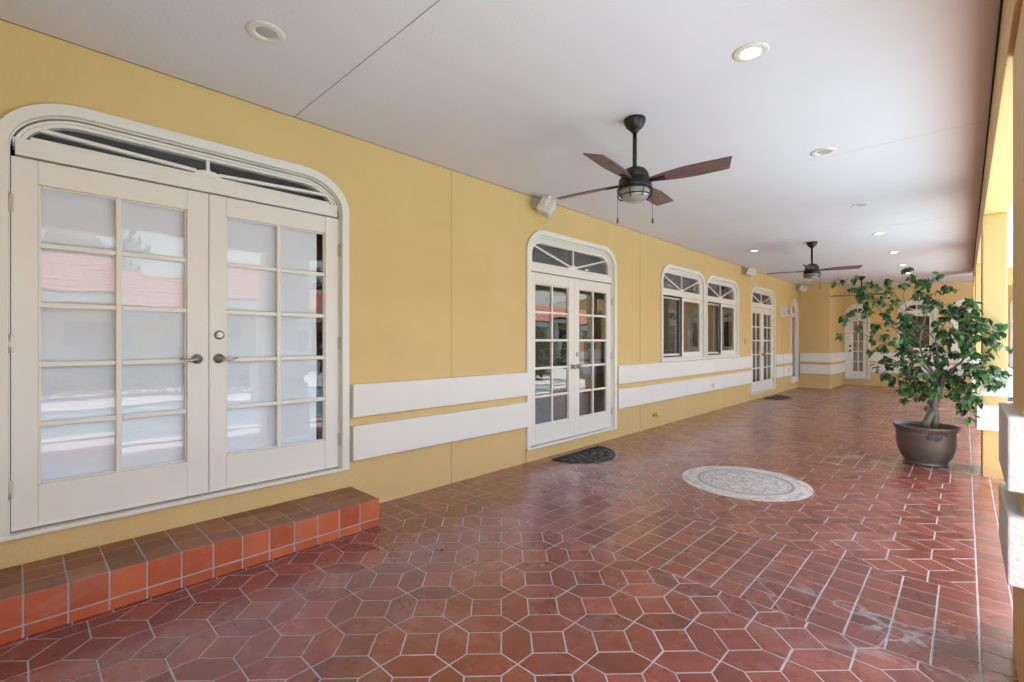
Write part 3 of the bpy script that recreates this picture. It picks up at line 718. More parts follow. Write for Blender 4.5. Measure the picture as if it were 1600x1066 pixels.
stpart(g, "riser_tiles", "riser_tile_lit", 0.002)
g = MB(); y = SYE; k = 0
while y > -0.82:
    y2 = y-0.161
    for (xa, xb) in ((SX-0.160, SX-0.001), (SX-0.320, SX-0.168), (-DW+0.004, SX-0.328)):
        g.tone = random.uniform(0.1, 0.9); g.box(xa, xb, y2+gr, y-(gr if k else 0.001), SZ-0.0085, SZ+0.003)
    y = y2; k += 1
stpart(g, "tread_tiles", "tread_tile_shaded", 0.002)

# ------------------------------------------------------------------ floor medallion of tumbled marble
md = tag(empty("floor_medallion", (MED[0], MED[1], 0)), "round grey and white marble medallion set into the red tile floor", "medallion")
g = MB(); g.tone = 0.62; g.lathe([(0.600, -0.004), (0.600, 0.0030), (0.597, 0.0042), (0.0, 0.0042)], n=72, cap=False, smooth=False); g.build("base", "tumbled_marble", md)
def arcquad(g, r0, r1, a0, a1, z, k=4):
    vs = []
    for i in range(k+1):
        a = a0+(a1-a0)*i/k; vs += [(r0*cos(a), r0*sin(a), z), (r1*cos(a), r1*sin(a), z)]
    g.add(vs, [(2*i, 2*i+1, 2*i+3, 2*i+2) for i in range(k)])
def tesserae(r0, r1, tone_of, name, size):
    g = MB(); nr = max(1, round((r1-r0)/size)); dr = (r1-r0)/nr
    for q in range(nr):
        a, b = r0+q*dr, r0+(q+1)*dr; cnt = max(5, round(2*pi*(a+b)/2/size)); off = random.random()
        for i in range(cnt):
            t = 2*pi*(i+off)/cnt; dt = 2*pi/cnt; gp = 0.0013/((a+b)/2+.01)
            g.tone = max(-0.2, min(1.1, tone_of((a+b)/2, t+dt/2) + random.gauss(0, 0.13)))
            arcquad(g, a+0.0012+random.uniform(0, .001), b-0.0012-random.uniform(0, .001), t+gp, t+dt-gp, 0.0046+random.uniform(0, .0008), 2)
    g.build(name, "tumbled_marble", md)
tesserae(0.500, 0.594, lambda r, t: 0.62+0.22*sin(9*t+r*60), "outer_border", 0.031)
tesserae(0.385, 0.498, lambda r, t: 0.05 if 0.425 < r < 0.450 else (0.28 if r < 0.405 else 0.80), "ring_border", 0.0155)
def rosette(r, t):
    v = 0.86
    if abs(r-(0.29+0.045*cos(8*t))) < 0.014: v = 0.18
    if abs(r-(0.205+0.05*cos(8*t+pi))) < 0.013: v = 0.25
    c = abs((8*t/pi+0.0) % 2 - 1)
    if 0.07 < r < 0.165 and c < 0.55*(1-abs(r-0.115)/0.06): v = 0.32
    if abs(math.hypot(r*cos((t % (pi/4))-pi/8)-0.325, r*sin((t % (pi/4))-pi/8))-0.036) < 0.010: v = 0.15
    if r < 0.045: v = 0.30
    return v
tesserae(0.008, 0.383, rosette, "flower_mosaic", 0.0145)

# ------------------------------------------------------------------ half-round rubber mats
def door_mat(y, label):
    e = tag(empty("door_mat", (-3.62, y, 0), 0), label, "doormat", "half-round black mats in front of the french doors")
    Rr = 0.50; n_ = 40
    def half(r): return [(r*cos(-pi/2+pi*k/n_), r*sin(-pi/2+pi*k/n_)) for k in range(n_+1)]
    g = MB(); o = half(Rr); k = len(o)
    g.add([(x, y_, 0.001) for x, y_ in o]+[(x, y_, 0.007) for x, y_ in o], [list(range(k, 2*k))]+[(i, i+1, k+i+1, k+i) for i in range(k-1)]+[(k-1, 0, k, 2*k-1)])
    g.build("backing", "rubber_mat", e)
    g = MB(); g.tube([(x, y_, 0.009) for x, y_ in half(Rr-0.01)]+[(0.006, -Rr+0.012, 0.009)][:0], 0.009, 6); g.tube([(0.008, -Rr+0.02, 0.009), (0.008, Rr-0.02, 0.009)], 0.008, 6); g.build("rim", "rubber_mat", e)
    g = MB(); rnd = random.Random(3)
    for ring_, cnt in ((0.09, 3), (0.19, 6), (0.29, 9), (0.38, 12)):     # raised scrollwork
        for i in range(cnt):
            a = -pi/2+pi*(i+0.5)/cnt; cx, cyy = max(0.05, ring_*cos(a)), ring_*sin(a); sg = 1 if i % 2 else -1
            pts = []
            for q in range(13):
                t = q/12; rr = 0.008+0.040*t; w = sg*t*7.0+a+rnd.uniform(-.05, .05); pts.append((cx+rr*cos(w), cyy+rr*sin(w), 0.0085))
            g.tube(pts, 0.0052, 5)
    g.build("scrollwork", "rubber_mat", e)
    return e
m1 = door_mat(4.98, "black half-round scrollwork mat on the tiles, the nearer of the two mats")
m2 = copy_tree(m1); m2.location.y = 13.36; m2['label'] = "far black half-round mat near the end of the porch, below the distant french door"

# ------------------------------------------------------------------ recessed ceiling lights
def can(lit):
    e = empty("recessed_light")
    g = MB(); g.lathe([(0.100, 0.0), (0.099, -0.004), (0.090, -0.008), (0.062, -0.009), (0.056, -0.006), (0.052, 0.0), (0.050, 0.004)], n=40, cap=False); g.build("trim_ring", "can_trim", e)
    g = MB(); g.lathe([(0.0001, -0.0035), (0.040, -0.0030), (0.050, -0.0005)], n=32, cap=False); g.build("lamp", "lamp_lit" if lit else "lamp_off", e)
    return e
grp = "recessed ceiling lights"
on = can(True); off = can(False)
spots = [(-2.84, 0.97, 0, "unlit recessed light near the ceiling joint, above the nearest door"),
         (-0.93, 3.05, 1, "bright lit recessed light closest to the camera, right of the near fan"),
         (-0.94, 5.11, 0, "unlit recessed light second along the row beside the near fan"),
         (-0.96, 7.42, 0, "unlit recessed light third along the row, short of the potted ficus"),
         (-1.00, 9.62, 1, "small lit recessed light fourth along the row, above the second fan's blade tip"),
         (-1.00, 11.84, 1, "small lit recessed light fifth along the row, above the ficus top"),
         (-1.02, 13.97, 1, "tiny lit recessed light sixth along the row, directly above the ficus tip"),
         (-1.05, 15.75, 1, "tiny lit recessed light at the far end of the row, half behind ficus leaves"),
         (-2.93, 9.80, 1, "lone lit recessed light near the yellow wall above the far speaker")]
u_on = u_off = False
for (x, y, s_, lab) in spots:
    src = on if s_ else off
    if s_ and not u_on: o = on; u_on = True
    elif not s_ and not u_off: o = off; u_off = True
    else: o = copy_tree(src)
    o.location = (x, y, CZ-0.001); tag(o, lab, "ceiling light", grp)

# ------------------------------------------------------------------ ceiling fans
def fan():
    e = empty("ceiling_fan")                          # origin at the ceiling
    g = MB(); g.lathe([(0.082, 0.0), (0.084, -0.012), (0.080, -0.030), (0.066, -0.062), (0.042, -0.085), (0.030, -0.092), (0.028, -0.104), (0.016, -0.108)], n=32); g.build("canopy", "bronze", e)
    g = MB(); g.tube([(0, 0, -0.10), (0, 0, -0.40)], 0.0165, 14); g.build("downrod", "bronze", e)
    g = MB(); g.lathe([(0.020, -0.375), (0.045, -0.382), (0.080, -0.398), (0.100, -0.425), (0.108, -0.450), (0.100, -0.456), (0.100, -0.470), (0.122, -0.476), (0.124, -0.515), (0.130, -0.520), (0.130, -0.538), (0.122, -0.552), (0.060, -0.556)], n=40); g.build("motor_housing", "bronze", e)
    for k in range(4):
        a = R(7+90*k)
        g = MB(); n_ = 14; vs = []
        for i in range(n_+1):                        # blade along x, pitched, ends cut on the slant
            t = i/n_; x = 0.135+0.555*t
            wl = 0.030+0.046*sin(min(1, t*1.7)*pi/2)-0.010*max(0, t-0.6)
            wr = 0.030+0.046*sin(min(1, t*1.7)*pi/2)-0.022*max(0, t-0.6)
            xa = x+(0.030 if i == n_ else 0); xb = x-(0.015 if i == n_ else 0)
            vs += [(xa, -wl, 0.004), (xb, wr, 0.004), (xa, -wl, -0.004), (xb, wr, -0.004)]
        fs = []
        for i in range(n_):
            q, p = 4*i, 4*(i+1); fs += [(q, p, p+1, q+1), (q+2, q+3, p+3, p+2), (q, q+2, p+2, p), (q+1, p+1, p+3, q+3)]
        fs += [(0, 1, 3, 2), (4*n_, 4*n_+2, 4*n_+3, 4*n_+1)]
        g.add(vs, fs); bl = g.build("blade", "blade_wood", e); bl.rotation_mode = 'XYZ'
        bl.rotation_euler = (R(-13), 0, a); bl.location = (0, 0, -0.496)
        g = MB(); g.box(0.08, 0.235, -0.020, 0.020, -0.013, -0.0045); g.box(0.20, 0.240, -0.026, 0.026, -0.0125, -0.0046); g.build("blade_iron", "bronze", bl, 0.003)
    g = MB(); g.lathe([(0.112, -0.5565), (0.116, -0.575), (0.114, -0.600), (0.100, -0.622), (0.070, -0.640), (0.030, -0.648), (0.001, -0.649)], n=40, cap=False); g.build("light_bowl", "seeded_glass", e)
    g = MB()
    def hoop(r, z, t): g.tube([(r*cos(2*pi*k/40), r*sin(2*pi*k/40), z) for k in range(41)], t, 6)
    hoop(0.134, -0.556, 0.005); hoop(0.128, -0.606, 0.0045)
    for k in range(8):
        a = 2*pi*(k+.3)/8; g.tube([(0.134*cos(a), 0.134*sin(a), -0.553), (0.136*cos(a), 0.136*sin(a), -0.58), (0.128*cos(a), 0.128*sin(a), -0.608), (0.104*cos(a), 0.104*sin(a), -0.626)], 0.0036, 6)
    g.build("light_cage", "bronze", e)
    for (dx, dy) in ((-0.097, -0.095), (0.100, 0.098)):
        g = MB(); g.tube([(dx, dy, -0.55), (dx, dy, -0.775)], 0.0016, 6); g.lathe([(0.004, -0.775), (0.0062, -0.780), (0.0062, -0.812), (0.004, -0.816)], (dx, dy, 0), 10); g.build("pull_chain", "bronze", e)
    return e
m, n, l, b = newmat("seeded_glass")
b.inputs['Base Color'].default_value = (0.50, 0.49, 0.42, 1); b.inputs['Roughness'].default_value = 0.18; b.inputs['Transmission Weight'].default_value = 0.35; b.inputs['Specular IOR Level'].default_value = 0.8
tc = n.new("ShaderNodeTexCoord"); nz = n.new("ShaderNodeTexVoronoi"); nz.inputs['Scale'].default_value = 55; l.new(tc.outputs['Object'], nz.inputs['Vector'])
bp = n.new("ShaderNodeBump"); bp.inputs['Strength'].default_value = 0.35; bp.inputs['Distance'].default_value = 0.003; l.new(nz.outputs['Distance'], bp.inputs['Height']); l.new(bp.outputs[0], b.inputs['Normal'])
f1 = fan(); gf = "bronze ceiling fans along the porch"
f1.location = (-1.868, 3.345, CZ); tag(f1, "bronze ceiling fan nearest the camera, four brown blades and caged light", "ceiling fan", gf)
f2 = copy_tree(f1); f2.location = (-1.945, 9.66, CZ); tag(f2, "bronze ceiling fan in the middle distance, left of the ficus top", "ceiling fan", gf)
f3 = copy_tree(f1); f3.location = (-2.01, 15.68, CZ); tag(f3, "farthest bronze ceiling fan, partly hidden by the ficus leaves", "ceiling fan", gf)

# ------------------------------------------------------------------ wall speakers
def speaker():
    e = empty("wall_speaker")                         # origin on the wall; x outward from wall after rotation is -y local
    g = MB(); g.box(-0.06, 0.06, -0.012, 0.0, -0.05, 0.10); g.box(-0.03, 0.03, -0.06, -0.0125, 0.02, 0.05); g.build("wall_plate", "bracket_grey", e, 0.003)
    b = empty("cabinet_pivot", (0, -0.16, 0.0), 0, e)
    return e
simple("bracket_grey", (0.45, 0.43, 0.40), 0.5)
def make_speaker():
    e = empty("wall_speaker")
    M = Matrix.Translation((0, -0.155, 0.0)) @ Matrix.Rotation(R(38), 4, 'Z') @ Matrix.Rotation(R(28), 4, 'X')
    def put(g, name, mat, bev=0.0):
        g.v = [tuple(M @ Vector(p)) for p in g.v]; return g.build(name, mat, e, bev)
    g = MB()                                          # wedge cabinet, front face at y=-0.10
    P = [(-0.125, -0.09), (0.125, -0.09), (0.085, 0.085), (-0.085, 0.085)]
    k = 4; g.add([(x, y, -0.085) for x, y in P]+[(x, y, 0.085) for x, y in P], [(3,2,1,0),(4,5,6,7)]+[(i, (i+1) % 4, k+(i+1) % 4, k+i) for i in range(4)])
    put(g, "cabinet", "plastic_white", 0.012)
    g = MB(); g.box(-0.108, 0.108, -0.096, -0.0895, -0.070, 0.070); put(g, "grille", "speaker_grille", 0.003)
    g = MB(); g.box(0.012, 0.045, -0.099, -0.0962, -0.030, -0.018); put(g, "badge", "plastic_dark")
    g = MB(); g.box(-0.105, 0.105, -0.02, 0.02, 0.104, 0.109); g.box(-0.110, -0.104, -0.02, 0.02, 0.0, 0.109); g.box(0.104, 0.110, -0.02, 0.02, 0.0, 0.109)
    g.lathe([(0.016, -0.128), (0.016, 0.128)], (0, 0, 0.0), 12, 'x'); put(g, "bracket", "plastic_white", 0.002)
    g = MB(); g.box(-0.045, 0.045, -0.010, 0.0, 0.02, 0.13); g.box(-0.018, 0.018, -0.15, -0.0105, 0.085, 0.105); g.build("wall_plate", "plastic_white", e, 0.003)
    return e
simple("speaker_grille", (0.66, 0.66, 0.66), 0.5, var=0.1, vscale=200, bump=0.6, bscale=250, bdist=0.002)
s1 = make_speaker(); gs = "small white speakers high on the porch wall"
s1.location = (-DW, 4.36, 3.035); s1.rotation_euler = (0, 0, RZ90); tag(s1, "white bracketed speaker above the wall left of the second french door", "speaker", gs)
s2 = copy_tree(s1); s2.location = (-DW, 11.75, 3.035); tag(s2, "white speaker on the wall just past the paired windows", "speaker", gs)
s3 = copy_tree(s1); s3.location = (-3.44, 16.85, 3.035); s3.rotation_euler = (0, 0, R(20)); tag(s3, "white speaker in the far corner below the ceiling, beside the bay", "speaker", gs)
s3.location = (-DW, 16.55, 3.035); s3.rotation_euler = (0, 0, RZ90)

# ------------------------------------------------------------------ wall lantern with conduit, switch, outlets, tap
wl = tag(empty("wall_lantern", (-DW, 15.05, 2.28), RZ90), "white flood lamp on the far wall with a thin conduit running down", "wall lamp")
g = MB(); g.box(-0.17, 0.17, -0.03, 0, -0.16, 0.17); g.build("backplate", "plastic_white", wl, 0.01)
g = MB(); P = outline(-0.15, 0.15, -0.13, 0.12, 0.13, 0.13); g.add([(u, -0.15, z) for u, z in P]+[(u, -0.0305, z) for u, z in P], [list(range(len(P)))]+[(i, (i+1) % len(P), len(P)+(i+1) % len(P), len(P)+i) for i in range(len(P))]); g.build("housing", "plastic_white", wl, 0.006)
g = MB(); g.lathe([(0.085, 0), (0.090, 0.012), (0.06, 0.03), (0.001, 0.036)], (0.0, -0.151, -0.01), 24, 'y', cap=False); g.build("lens", "steel_plate", wl)
g = MB(); g.tube([(-0.07, -0.008, -0.16), (-0.07, -0.008, -1.20)], 0.007, 8); g.tube([(-0.07, -0.065, -1.20), (-0.07, -0.065, -1.80)], 0.007, 8); g.lathe([(0.014, -1.83), (0.014, -1.79)], (-0.07, -0.065, 0), 10); g.build("conduit", "plastic_white", wl)
def plate(name, y, z, w, h, mat, label, cat, x=-DW, toggle=None):
    e = tag(empty(name, (x, y, z), RZ90), label, cat)
    g = MB(); g.box(-w/2, w/2, -0.007, 0, -h/2, h/2); g.build("cover_plate", mat, e, 0.002)
    g = MB()
    if toggle == 'switch': g.box(-0.006, 0.006, -0.018, -0.0075, -0.014, 0.014)
    else:
        g.box(-0.020, 0.020, -0.012, -0.0075, 0.008, 0.038); g.box(-0.020, 0.020, -0.012, -0.0075, -0.038, -0.008)
    g.build("toggle" if toggle == 'switch' else "sockets", "steel_plate" if toggle == 'switch' else "outlet_dark", e, 0.002)
    return e
simple("outlet_dark", (0.30, 0.29, 0.27), 0.5)
plate("light_switch", 11.92, 1.43, 0.075, 0.13, "steel_plate", "steel switch plate on the yellow wall before the distant french door", "switch", toggle='switch')
plate("thermostat", 11.66, 1.47, 0.06, 0.06, "plastic_white", "tiny pale round-cornered wall control next to the steel switch plate", "wall control", toggle='switch')
plate("power_outlet", 9.78, 0.535, 0.12, 0.125, "plastic_white", "grey outlet cover on the lower white band below the paired windows", "outlet", x=-DW+0.0555)
plate("power_outlet", 15.52, 0.60, 0.10, 0.125, "plastic_white", "white outlet cover on the lower band between the lantern and narrow window", "outlet", x=-DW+0.0555)
tp = tag(empty("hose_tap", (-DW, 7.35, 0.205), RZ90), "small brass tap low on the yellow wall past the second door", "tap")
g = MB(); g.lathe([(0.028, 0), (0.028, 0.006), (0.012, 0.01), (0.012, 0.055)], (0, 0, 0), 14, 'y'); g.tube([(0, -0.05, 0), (0, -0.075, -0.008), (0, -0.085, -0.035)], [0.011, 0.011, 0.012], 8); g.build("spout", "brass", tp)
g = MB(); g.lathe([(0.006, 0.01), (0.006, 0.035), (0.024, 0.036), (0.024, 0.044), (0.006, 0.046)], (0, -0.045, 0), 12); g.build("valve_wheel", "brass", tp)

# ------------------------------------------------------------------ potted ficus
PX, PY = -0.335, 7.40
pot = tag(empty("plant_pot", (PX, PY, 0)), "large round bronze brown glazed pot holding the ficus", "plant pot")
g = MB(); g.lathe([(0.1925, 0.002), (0.2023, 0.004), (0.2054, 0.022), (0.1978, 0.030), (0.2023, 0.045), (0.2356, 0.10), (0.2627, 0.18), (0.2756, 0.26), (0.2778, 0.345), (0.2824, 0.36), (0.2778, 0.372), (0.2809, 0.39), (0.2907, 0.415), (0.3020, 0.430), (0.3058, 0.445), (0.3005, 0.455), (0.2869, 0.452), (0.2733, 0.42), (0.2642, 0.36), (0.2605, 0.30)], n=64, cap=False); g.build("vessel", "pot_glaze", pot)
g = MB(); g.lathe([(0.2635, 0.345), (0.1888, 0.36), (0.0755, 0.375), (0.0008, 0.38)], n=32, cap=False); g.build("soil", "pot_soil", pot)

fc = tag(empty("ficus_tree", (PX+0.02, PY, 0.36)), "leafy potted ficus with a twisted grey trunk beside the porch column", "tree")
# picture axes of the plant: right and depth, seen from where the photo was taken
vd = Vector((PX, PY, 0)).normalized(); rt = Vector((vd.y, -vd.x, 0))
DPT = (Vector((PX, PY, 0))).length
cosd = math.cos(math.atan2(708, 741)) ; sind = math.sin(math.atan2(708, 741))
wdepth = -PX*sind + PY*cosd
def at(px, py, dd=0.0):                               # plant point from its height and spread; dd is depth
    a = math.atan2(708, 741); u, v = (px-800)/741, (533-py)/741
    d = Vector((u*cos(a)-sin(a), u*sin(a)+cos(a), 0)); w = PY + dd
    t = w/d.y
    return Vector((d.x*t-PX-0.02, w-PY, 1.44+v*t-0.36))
rnd = random.Random(11)
# clusters: (px, py, radius in px, number of leaves, depth)
CL = [(1310,437,9,7,-.1),(1332,436,10,7,.1),(1346,449,12,16,.0),(1368,450,12,14,.1),(1385,442,10,9,-.1),(1392,455,10,9,.15),(1352,462,15,24,-.1),(1372,472,15,22,.2),(1353,476,12,14,.3),(1395,478,14,16,-.2),
      (1385,492,14,16,.0),(1330,490,13,13,-.15),(1318,497,10,8,.1),(1356,493,11,9,-.3),(1340,510,12,9,.25),(1370,512,13,14,.1),(1312,525,10,7,-.2),(1378,528,14,14,-.25),(1365,527,11,8,.3),(1385,545,13,13,.1),(1400,537,13,14,-.1),
      (1362,553,11,9,.1),(1383,562,12,10,-.2),(1368,577,9,4,.2),(1388,580,14,16,.0),(1400,592,14,18,.2),(1408,612,13,16,-.1),(1420,622,12,14,.1),
      (1415,420,12,12,.0),(1422,432,10,9,.2),(1410,445,7,4,-.1),(1436,438,12,14,.1),(1456,440,14,18,-.1),(1440,452,13,14,.25),(1477,446,11,10,.1),(1485,450,8,5,-.2),(1448,465,14,20,.0),(1460,475,13,15,.2),(1433,462,9,6,-.1),(1470,478,9,7,.3),(1452,485,8,6,-.25),
      (1415,500,14,22,-.2),(1425,492,12,14,.1),(1410,515,15,24,.15),(1428,512,12,16,-.25),(1405,525,13,16,-.3),(1420,530,16,28,.0),(1412,548,16,26,-.1),(1428,555,15,24,.2),(1415,570,17,30,-.2),(1433,580,16,28,.1),(1425,597,17,32,-.1),(1445,603,15,26,.2),(1440,620,13,16,-.2),(1455,590,16,26,-.3),(1437,560,14,18,-.3),(1435,535,10,10,.3),
      (1468,497,11,10,.1),(1475,513,13,15,-.2),(1462,520,12,12,.3),(1480,488,13,16,.0),(1490,480,13,18,.2),(1495,498,15,24,-.1),(1512,490,13,16,.1),(1520,475,11,11,-.1),(1526,485,11,10,.2),(1515,510,15,26,.0),(1500,520,15,24,-.3),(1482,530,14,18,.1),(1530,505,13,18,-.2),(1540,500,10,8,.2),(1545,515,13,16,.0),(1560,512,12,13,.1),(1566,520,9,7,-.1),(1553,528,11,10,.2),(1530,525,14,20,.1),(1510,535,15,22,-.1),
      (1468,545,14,20,.0),(1480,557,14,18,-.2),(1460,560,13,16,.2),(1498,552,13,15,.2),(1520,548,13,14,-.2),(1547,540,10,6,.1),(1566,541,7,4,.0),(1475,580,15,22,.1),(1490,595,15,22,-.2),(1472,600,14,18,.2),(1505,585,15,22,.1),(1520,570,15,22,-.1),(1535,565,13,18,.1),(1545,580,14,20,-.1),(1558,578,10,9,.1),(1530,590,15,24,.1),(1515,605,15,24,-.1),(1545,600,13,15,.2),(1560,598,9,7,-.1),(1498,612,13,16,.0),(1482,612,10,9,.2),(1530,615,12,12,-.2),(1520,627,11,10,.1),(1500,622,11,9,-.2),(1556,590,10,8,.1),
      (1495,630,9,6,.2),(1507,632,9,7,.0),(1515,638,8,6,.1),(1520,648,6,4,.0),(1452,632,6,2,-.15),(1447,615,10,8,-.3),(1462,612,9,7,-.35)]
nodes = {}
wood = MB()
T = [(1446,672,0), (1452,655,-.01), (1459,635,.0), (1465,612,.01), (1470,595,.02)]
tp_ = [at(*p) for p in T]
wood.tube([tp_[0]-Vector((0.02,0,0.05))]+tp_, [0.072,0.058,0.046,0.040,0.038,0.034], 12)
tw = [at(1445,668,-.05), at(1452,655,-.07), at(1463,635,-.045), at(1462,612,.03), at(1466,590,.03)]
wood.tube(tw, [0.040,0.030,0.027,0.025,0.022], 10)
tw = [at(1459,668,-.03), at(1464,650,-.05), at(1460,632,-.07), at(1468,610,-.05), at(1475,590,-.03)]
wood.tube(tw, [0.036,0.028,0.026,0.023,0.020], 10)
limbs = []
def limb(pts, r0, r1, n=7):
    P = [at(*p) if not isinstance(p, Vector) else p for p in pts]
    # smooth by midpoint subdivision
    Q = [P[0]]
    for a, b in zip(P, P[1:]):
        mid = (a+b)/2 + Vector((rnd.gauss(0,.012), rnd.gauss(0,.012), rnd.gauss(0,.012))); Q += [mid, b]
    rr = [0.52*(r0+(r1-r0)*i/(len(Q)-1)) for i in range(len(Q))]
    wood.tube(Q, rr, n); limbs.extend(Q[1:]); return Q
base = at(1470,595,.02)
limb([base, (1445,575,-.1), (1425,545,-.15), (1400,515,-.1), (1375,485,-.05), (1352,465,.0)], 0.030, 0.006)
limb([base, (1448,570,.1), (1436,535,.15), (1445,500,.1), (1452,470,.05), (1445,445,.05)], 0.030, 0.006)
limb([(1436,535,.15), (1420,500,.1), (1411,460,.05), (1420,422,.0)], 0.014, 0.004)
limb([base, (1466,560,-.05), (1462,530,-.1), (1480,500,-.05), (1500,480,-.15), (1523,478,-.42)], 0.028, 0.005)
limb([base, (1490,575,.0), (1510,555,-.15), (1530,530,-.4), (1555,515,-.48)], 0.026, 0.005)
limb([base, (1495,590,-.1), (1525,580,-.42), (1548,585,-.5)], 0.022, 0.005)
limb([base, (1440,590,-.2), (1415,590,-.2), (1390,590,-.05), (1372,578,.1)], 0.020, 0.004)
limb([(1425,545,-.15), (1395,540,-.2), (1365,530,.1), (1345,520,.0), (1314,522,-.1)], 0.012, 0.003)
limb([(1400,515,-.1), (1370,505,.0), (1340,500,.0), (1318,495,.0)], 0.010, 0.003)
limb([(1375,485,-.05), (1350,455,.0), (1330,440,.0), (1311,438,.0)], 0.008, 0.0025)
limb([(1445,500,.1), (1460,470,.1), (1478,448,.1)], 0.010, 0.003)
limb([(1480,500,-.05), (1490,520,-.2), (1510,535,-.32)], 0.010, 0.004)
limb([(1495,590,-.1), (1508,615,-.3), (1516,640,-.42), (1520,650,-.48)], 0.009, 0.0025)
limb([(1462,530,-.1), (1440,515,-.2), (1420,495,-.2)], 0.010, 0.004)
limb([(1462,530,-.1), (1472,512,.1), (1500,505,.1)], 0.009, 0.003)
limb([(1375,485,-.05), (1385,455,.1), (1390,443,.0)], 0.007, 0.0025)
limb([(1466,560,-.05), (1440,548,-.3), (1418,560,-.3)], 0.010, 0.004)
lv = MB()
def leaf_at(p, d, size):
    d = d.normalized(); s_ = d.cross(Vector((0,0,1)))
    if s_.length < .1: s_ = Vector((1,0,0))
    s_.normalize(); nn = s_.cross(d).normalized()
    roll = rnd.uniform(-1.0, 1.0); s2 = s_*cos(roll)+nn*sin(roll); n2 = nn*cos(roll)-s_*sin(roll)
    L = size; Wd = size*rnd.uniform(0.50, 0.62); cup = rnd.uniform(0.05, 0.22)*Wd; dr = rnd.uniform(0.0, 0.22)*L
    prof = [(0, .0), (.10, .30), (.32, .50), (.55, .46), (.78, .26), (.90, .10), (1.0, .0)]
    vs = []; 
    for t, w in prof:
        c = p + d*(L*t) - Vector((0,0,1))*(dr*t*t)
        vs += [c + s2*(Wd*w) + n2*(cup*w*2), c, c - s2*(Wd*w) + n2*(cup*w*2)]
    fs = []
    for i in range(len(prof)-1):
        a, b = 3*i, 3*i+3
        fs += [(a, a+1, b+1, b), (a+1, a+2, b+2, b+1)]
    lv.tone = min(1, max(0, rnd.gauss(0.40, 0.30))); lv.add(vs, fs, True)
for (px, py, rp_, cnt, dd) in CL:
    dd = dd*1.15 if px < 1500 else (-0.50+dd*0.55 if px > 1518 else -0.28+dd*0.8)
    c = at(px, py, dd)
    rad = rp_/131.0
    src = min(limbs, key=lambda q: (q-c).length + (0.05 if q.z > c.z+.1 else 0))
    if (src-c).length > 0.03:
        mid = (src+c)/2 + Vector((rnd.gauss(0,.02), rnd.gauss(0,.02), 0.03)); wood.tube([src, mid, c], [0.0045, 0.0035, 0.0022], 5); limbs.append(c)
    nt_ = max(2, cnt//5)
    tips = []
    for k in range(nt_):
        q = c + Vector((rnd.gauss(0, rad*.50), rnd.gauss(0, rad*.70), rnd.gauss(0, rad*.58)))
        wood.tube([c, (c+q)/2+Vector((0,0,.012)), q], [0.0026, 0.0022, 0.0015], 4); tips.append(q)
    for k in range(int(cnt*2.15)):
        q = tips[k % nt_]; t = rnd.random(); p = c.lerp(q, 0.25+0.75*t)
        out = (q-c); out = out.normalized() if out.length > 1e-4 else Vector((1,0,0))
        d = out*0.5 + Vector((rnd.gauss(0,.6), rnd.gauss(0,.6), rnd.gauss(-.75,.35)))
        leaf_at(p+Vector((rnd.gauss(0,.012), rnd.gauss(0,.012), rnd.gauss(0,.012))), d, rnd.uniform(0.042, 0.082))
wood.build("trunk", "bark", fc)
lv.build("foliage", "ficus_leaf", fc)

# ------------------------------------------------------------------ scraps on the floor
def scrap(x, y, sc, lab, grp_=None):
    g = MB(); r2 = random.Random(int(x*1000)); P = []
    for k in range(9):
        t = 2*pi*k/9; r_ = sc*(0.5+0.5*r2.random()); P.append((r_*cos(t), 0.6*r_*sin(t), 0.004+0.35*sc*r2.random()))
    g.add([(0, 0, 0.003)]+P, [(0, i+1, (i+1) % 9+1) for i in range(9)]); o = g.build("dry_leaf", "dry_leaf_brown"); o.location = (x, y, 0.001); o.rotation_euler = (0, 0, r2.random()*6)
    tag(o, lab, "dry leaf")
scrap(-2.62, 2.03, 0.028, "curled brown dry leaf on the floor in front of the tiled step's end")
scrap(-1.95, 2.32, 0.026, "pale dry leaf scrap lying on a square tile mid-floor")
scrap(-1.06, 2.40, 0.011, "tiny pale scrap on the tiles nearer the columns")
g = MB(); g.tube([(-0.07, -0.03, 0.006), (0, 0.004, 0.007), (0.07, 0.02, 0.005)], 0.0028, 6); o = g.build("straw_twig", "dry_leaf_brown"); o.location = (-3.0, 1.72, 0); tag(o, "thin straw twig on the floor by the tiled step", "twig")

# ------------------------------------------------------------------ across the pool: what the panes reflect
ph = tag(empty("pool_house", (16, 7, 0)), "low yellow house with red clay tile roof across the pool", "house")
def pp(g, name, mat): o = g.build(name, mat, ph); o.location = (-16, -7, 0); return o
g = MB(); g.box(16.2, 24, -3.0, 40, -0.1, 2.9); pp(g, "wall", "stucco")
g = MB(); g.box(15.0, 15.08, -4.2, 41, 2.62, 2.95); g.box(15.08, 16.2, -4.2, 41, 2.86, 2.90); pp(g, "fascia", "fascia_white")
rf = barrel_sheet((18.6, -0.5, 4.75), (0, 1, 0), Vector((-3.7, 0, -1.75)).normalized(), 38, 4.09); pp(rf, "roof", "roof_clay")
g = MB(); g.add([(15.0,-4.2,2.95),(15.0,41,2.95),(18.6,37.5,4.70),(18.6,-0.5,4.70),(24,-4.2,2.95),(24,41,2.95)], [(0,3,4),(3,2,5,4),(1,5,2),(0,1,2,3)]); pp(g, "roof_deck", "roof_clay")
for y in (0.5, 4.5, 8.5, 12.5, 16.5, 20.5, 24.5, 28.5, 32.5, 36.5):
    g = MB(); g.box(15.2, 15.5, y-0.2, y+0.2, -0.1, 2.86); pp(g, "column", "fascia_white")
for y in (2.3, 6.4, 10.6, 14.6, 22.5, 26.5, 30.5):
    g = MB(); g.box(16.15, 16.25, y-0.8, y+0.8, 0.9, 2.2); pp(g, "window", "insect_screen")
